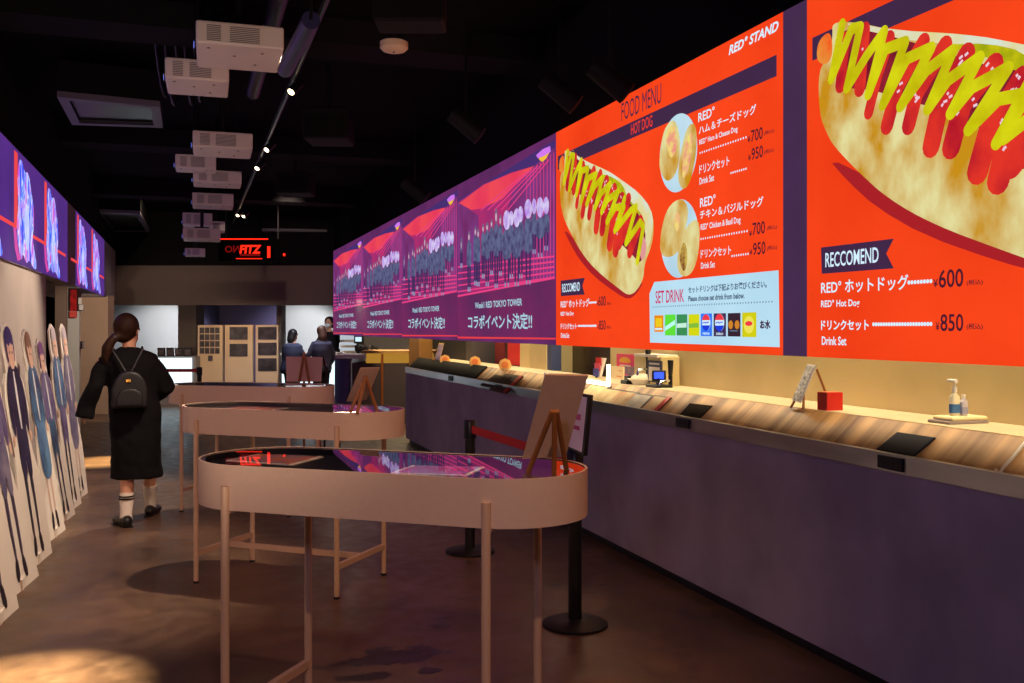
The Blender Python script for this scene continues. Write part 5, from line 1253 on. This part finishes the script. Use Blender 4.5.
# --- the three people at the lit counter
def visitor(name_label, u, zf, H, facing, cloth, trous, hair_m, long_hair, arms, lean=0.0, mask=False, shoulder=.17):
    o = Vector((*(P(u, 328, zf)[:2]), 0)); k = H / 1.68
    t = thing('person', name_label, 'person', o, rz_at(u)); f = Vector((facing[0], facing[1], 0)).normalized(); r = Vector((f.y, -f.x, 0))
    L = f * lean
    hipz, shz = .86 * k, 1.36 * k; hc = L * 1.25 + UP * 1.545 * k + f * .01
    mb = MB(); head_mesh(mb, hc, f, k)
    mb.tube([hc - UP * .05 * k, L + UP * 1.4 * k, L + UP * 1.34 * k], [.05 * k, .05 * k, .07 * k], 12)
    def tor(dz, gx, gy):  # rings follow the facing approx as round-ish ellipse
        w = abs(r.x) * gx + abs(r.y) * gy; d = abs(r.y) * gx + abs(r.x) * gy; w *= .86; fr = max(0, (dz - hipz) / (shz - hipz)); return (L.x * fr, L.y * fr, dz, w, d)
    mb.loft([tor(.78 * k, .13, .09), tor(hipz, .15, .1), tor(1.05 * k, .125, .09), tor(1.2 * k, .15, .1), tor(1.33 * k, .15, .085), tor(1.39 * k, .07, .06)], 20)
    for s in (-1, 1):
        hp = r * s * .08 * k + UP * hipz; kn = r * s * .09 * k + f * .03 + UP * .46 * k; an = r * s * .095 * k + UP * .08 * k
        mb.tube([hp, kn, an], [.08 * k, .055 * k, .036 * k], 12); mb.tube([an - f * .04 - UP * .04, an + f * .07 - UP * .045, an + f * .15 - UP * .055], [.03, .034, .022], 10)
    ar = []
    for s, (e, w_) in zip((-1, 1), arms):
        sh = L + r * s * shoulder * .85 * k + UP * 1.33 * k; E_ = L + r * e[0] * k + f * e[1] * k + UP * e[2] * k; W_ = L + r * w_[0] * k + f * w_[1] * k + UP * w_[2] * k
        mb.tube([L + r * s * .1 * k + UP * 1.33 * k, sh, E_, W_], [.05 * k, .05 * k, .04 * k, .026 * k], 12); ar.append((sh, E_, W_))
        hand(mb, W_, (W_ - E_), r * s, f, k)
    remesh(mb, 'body', SKIN, t, .012, 3); eyes(hc, f, t, k)
    mb = MB(); mb.ball(hc - f * .025 * k + UP * .035 * k, (.1 * k, .1 * k, .105 * k), 18, 12); mb.ball(hc - f * .055 * k - UP * .03 * k, (.085 * k, .07 * k, .07 * k), 14, 10)
    if long_hair: mb.tube([hc - f * .05 * k, hc - f * .08 * k - UP * .1 * k, hc - f * .09 * k - UP * (.1 + long_hair) * k], [.085 * k, .085 * k, .05 * k], 14)
    remesh(mb, 'hair', hair_m, t, .014, 4)
    mb = MB(); mb.loft([tor(.8 * k, .17, .13), tor(hipz, .175, .13), tor(1.05 * k, .155, .12), tor(1.2 * k, .18, .125), tor(1.33 * k, .185, .11), tor(1.385 * k, .09, .08)], 22)
    for sh, E_, W_ in ar: mb.tube([L + (sh - L) * .6 + UP * 1.33 * k * .4, sh, E_, E_ + (W_ - E_) * .8], [.06 * k, .064 * k, .052 * k, .042 * k], 12)
    remesh(mb, 'jacket', cloth, t, .014, 4)
    mb = MB(); mb.loft([(0, 0, .76 * k, .17, .13), (0, 0, .9 * k, .165, .125)], 20)
    for s in (-1, 1):
        hp = r * s * .08 * k + UP * hipz; kn = r * s * .09 * k + f * .03 + UP * .46 * k; an = r * s * .095 * k + UP * .1 * k
        mb.tube([hp, kn, an], [.095 * k, .072 * k, .06 * k], 12)
    remesh(mb, 'trousers', trous, t, .014, 4)
    for s in (-1, 1):
        an = r * s * .095 * k; MB().tube([an - f * .06 + UP * .035, an + f * .06 + UP * .04, an + f * .2 + UP * .028], [.035, .045, .025], 12).build('shoe', M_blackm, t, world=False, smooth=True)
    if mask:
        MB().ball(hc + f * .05 * k - UP * .035 * k, (.055 * k, .055 * k, .05 * k)).build('face_mask', mat('mask_white', (220, 224, 228), .7), t, world=False, smooth=True)
    return t
NAVY = mat('jacket_blue_black', (58, 64, 92), .8); DRK = mat('trousers_dark', (26, 26, 32), .8); BROWN = mat('hair_brown', (74, 44, 30), .5); COAT = mat('coat_slate', (60, 58, 84), .8)
rest = ((-.26, .02, 1.1), (-.27, .12, .9)), ((.26, .02, 1.1), (.25, .14, .9))
reach = ((-.2, .12, 1.12), (-.12, .36, 1.06)), ((.22, .12, 1.12), (.14, .38, 1.06))
visitor('person with dark hair and blue-black jacket at the lit counter by the photo boards', 290.5, 16.9, 1.44, (.75, .66), NAVY, DRK, mat('hair_black', (22, 18, 20), .5), .06, reach, .05)
visitor('person with long brown hair and slate coat standing with back turned at the lit counter', 321.5, 16.7, 1.50, (-.35, .94), COAT, DRK, BROWN, .16, rest, .0, True)
hip_ = ((-.3, .0, 1.08), (-.15, .1, .95)), ((.36, -.02, 1.1), (.17, .08, .96))
visitor('person in black shirt and face mask standing behind the lit counter with hand on hip', 330.5, 18.6, 1.68, (-.5, -.86), BLK, BLK, mat('hair_black', (0, 0, 0)), .0, (((-.36, -.02, 1.1), (-.17, .08, .96)), ((.22, .12, 1.12), (.14, .3, 1.0))), .04, True)
# ------------------------------------------------------------------ lights
def area(name, loc, rot, sx, sy, e, col):
    l = bpy.data.lights.new(name, 'AREA'); l.shape = 'RECTANGLE'; l.size = sx; l.size_y = sy; l.energy = e; l.color = col
    o = bpy.data.objects.new(name, l); COL.objects.link(o); o.location = loc; o.rotation_euler = rot; return o
def spot(name, loc, to, e, deg, col, blend=.6, r=.03):
    l = bpy.data.lights.new(name, 'SPOT'); l.energy = e; l.spot_size = math.radians(deg); l.spot_blend = blend; l.color = col; l.shadow_soft_size = r
    o = bpy.data.objects.new(name, l); COL.objects.link(o); o.location = loc
    o.rotation_euler = (Vector(to) - Vector(loc)).to_track_quat('-Z', 'Y').to_euler(); return o
WARM = (1.0, .72, .42)
area('kitchen_light', (2.93, 5.0, 2.4), (0, 0, 0), .25, 11, 155, (1, .85, .57))
area('kitchen_light_far', (2.95, 13.0, 2.4), (0, 0, 0), .35, 5, 85, (1, .78, .42))
area('bar_light', P(385, 300, 15.6), (0, 0, 0), 1.6, .5, 40, (1, .8, .5))
spot('track_light', (-.35, 4.0, 3.2), at_height(22, 692), 4200, 19, (1, .82, .46), blend=.8)
spot('track_light', (xt - .1, 6.0, 3.2), (XL + .2, 6.2, .6), 380, 75, (1, .80, .60))
spot('track_light', (xt - .1, 9.5, 3.2), (XL + .2, 9.0, .9), 420, 70, (1, .80, .60))
spot('track_light', (-.6, 11.5, 3.2), at_height(98, 462), 3200, 20, (1, .76, .36), blend=.8)
spot('recess_light', P(86, 306, 10.8), P(73, 350, 12.3), 45, 70, (1, .86, .7))
spot('recess_light', P(84, 306, 14.2), P(95, 372, 16.2), 90, 100, (1, .76, .58))
spot('table_light', (.1, .2, 3.2), X1 @ Vector((0, -.3, .9)), 125, 42, (1, .58, .34))
spot('table_light', (-.2, 2.0, 3.2), X2 @ Vector((0, -.3, .9)), 125, 40, (1, .58, .36))
spot('table_light', (-.2, 4.0, 3.2), X3 @ Vector((0, -.3, .9)), 110, 40, (1, .56, .46))
spot('case_light', X1 @ Vector((-.2, .1, 3.2)), X1 @ Vector((-.15, 0, .9)), 70, 34, (1, .8, .62))
spot('case_light', X2 @ Vector((-.2, .1, 3.2)), X2 @ Vector((-.1, 0, .9)), 50, 34, (1, .8, .62))
spot('floor_light', (.9, 2.2, 3.2), at_height(480, 640), 70, 55, (1, .58, .30))
spot('added_bounce_fill', cam_pt(-.6, .9, .8), P(215, 80, 7), 200, 44, (1, .72, .52), r=.3)  # added spot aimed up at the projectors, stands in for floor bounce
spot('added_counter_fill', (-1.1, -.5, 2.6), (XR, 4.5, .3), 75, 70, (.72, .6, 1), r=.2)  # added violet fill for the counter front, stands in for picture light
spot('end_light', Vector(P(225, 263, 17.0)), Vector(P(222, 385, 18.3)), 60, 75, (1, .74, .44))
spot('end_light', Vector(P(262, 263, 17.0)), Vector(P(260, 385, 18.3)), 60, 75, (1, .74, .44))
spot('end_light', Vector(P(150, 200, 15.5)), Vector(P(150, 300, 18.3)), 60, 90, (1, .74, .50), blend=1)
spot('end_light', Vector(P(290, 200, 14.8)), Vector(P(280, 300, 18.3)), 60, 90, (1, .74, .56), blend=1)
spot('end_light', Vector(P(160, 312, 19.0)), Vector(P(165, 345, 20.2)), 110, 90, (.85, .9, 1))
spot('end_light', Vector(P(165, 356, 19.2)), Vector(P(165, 345, 20.2)), 26, 110, (.72, .85, 1))
spot('end_light', Vector(P(308, 312, 19.0)), Vector(P(305, 345, 20.2)), 110, 90, (.85, .9, 1))
spot('end_light', Vector(P(304, 356, 19.2)), Vector(P(304, 345, 20.2)), 30, 110, (.72, .85, 1))
spot('end_light', Vector(P(310, 258, 16.3)), Vector(P(310, 350, 17.2)), 130, 80, (.85, .9, 1))
# ------------------------------------------------------------------ camera and view
w = bpy.data.worlds.new('World'); SC.world = w; w.use_nodes = True
w.node_tree.nodes['Background'].inputs[0].default_value = (.02, .018, .022, 1); w.node_tree.nodes['Background'].inputs[1].default_value = .3
cam = bpy.data.cameras.new('Camera'); co = bpy.data.objects.new('Camera', cam); COL.objects.link(co)
cam.sensor_width = 36; cam.lens = F * 36 / 1024; cam.shift_y = -13.5 / 1024; cam.clip_start = .05
co.location = EYE; co.rotation_euler = (math.pi / 2, 0, -PSI)
SC.camera = co
SC.view_settings.view_transform = 'Standard'; SC.view_settings.look = 'None'; SC.view_settings.gamma = 1; SC.view_settings.use_curve_mapping = False
SC.view_settings.exposure = 0
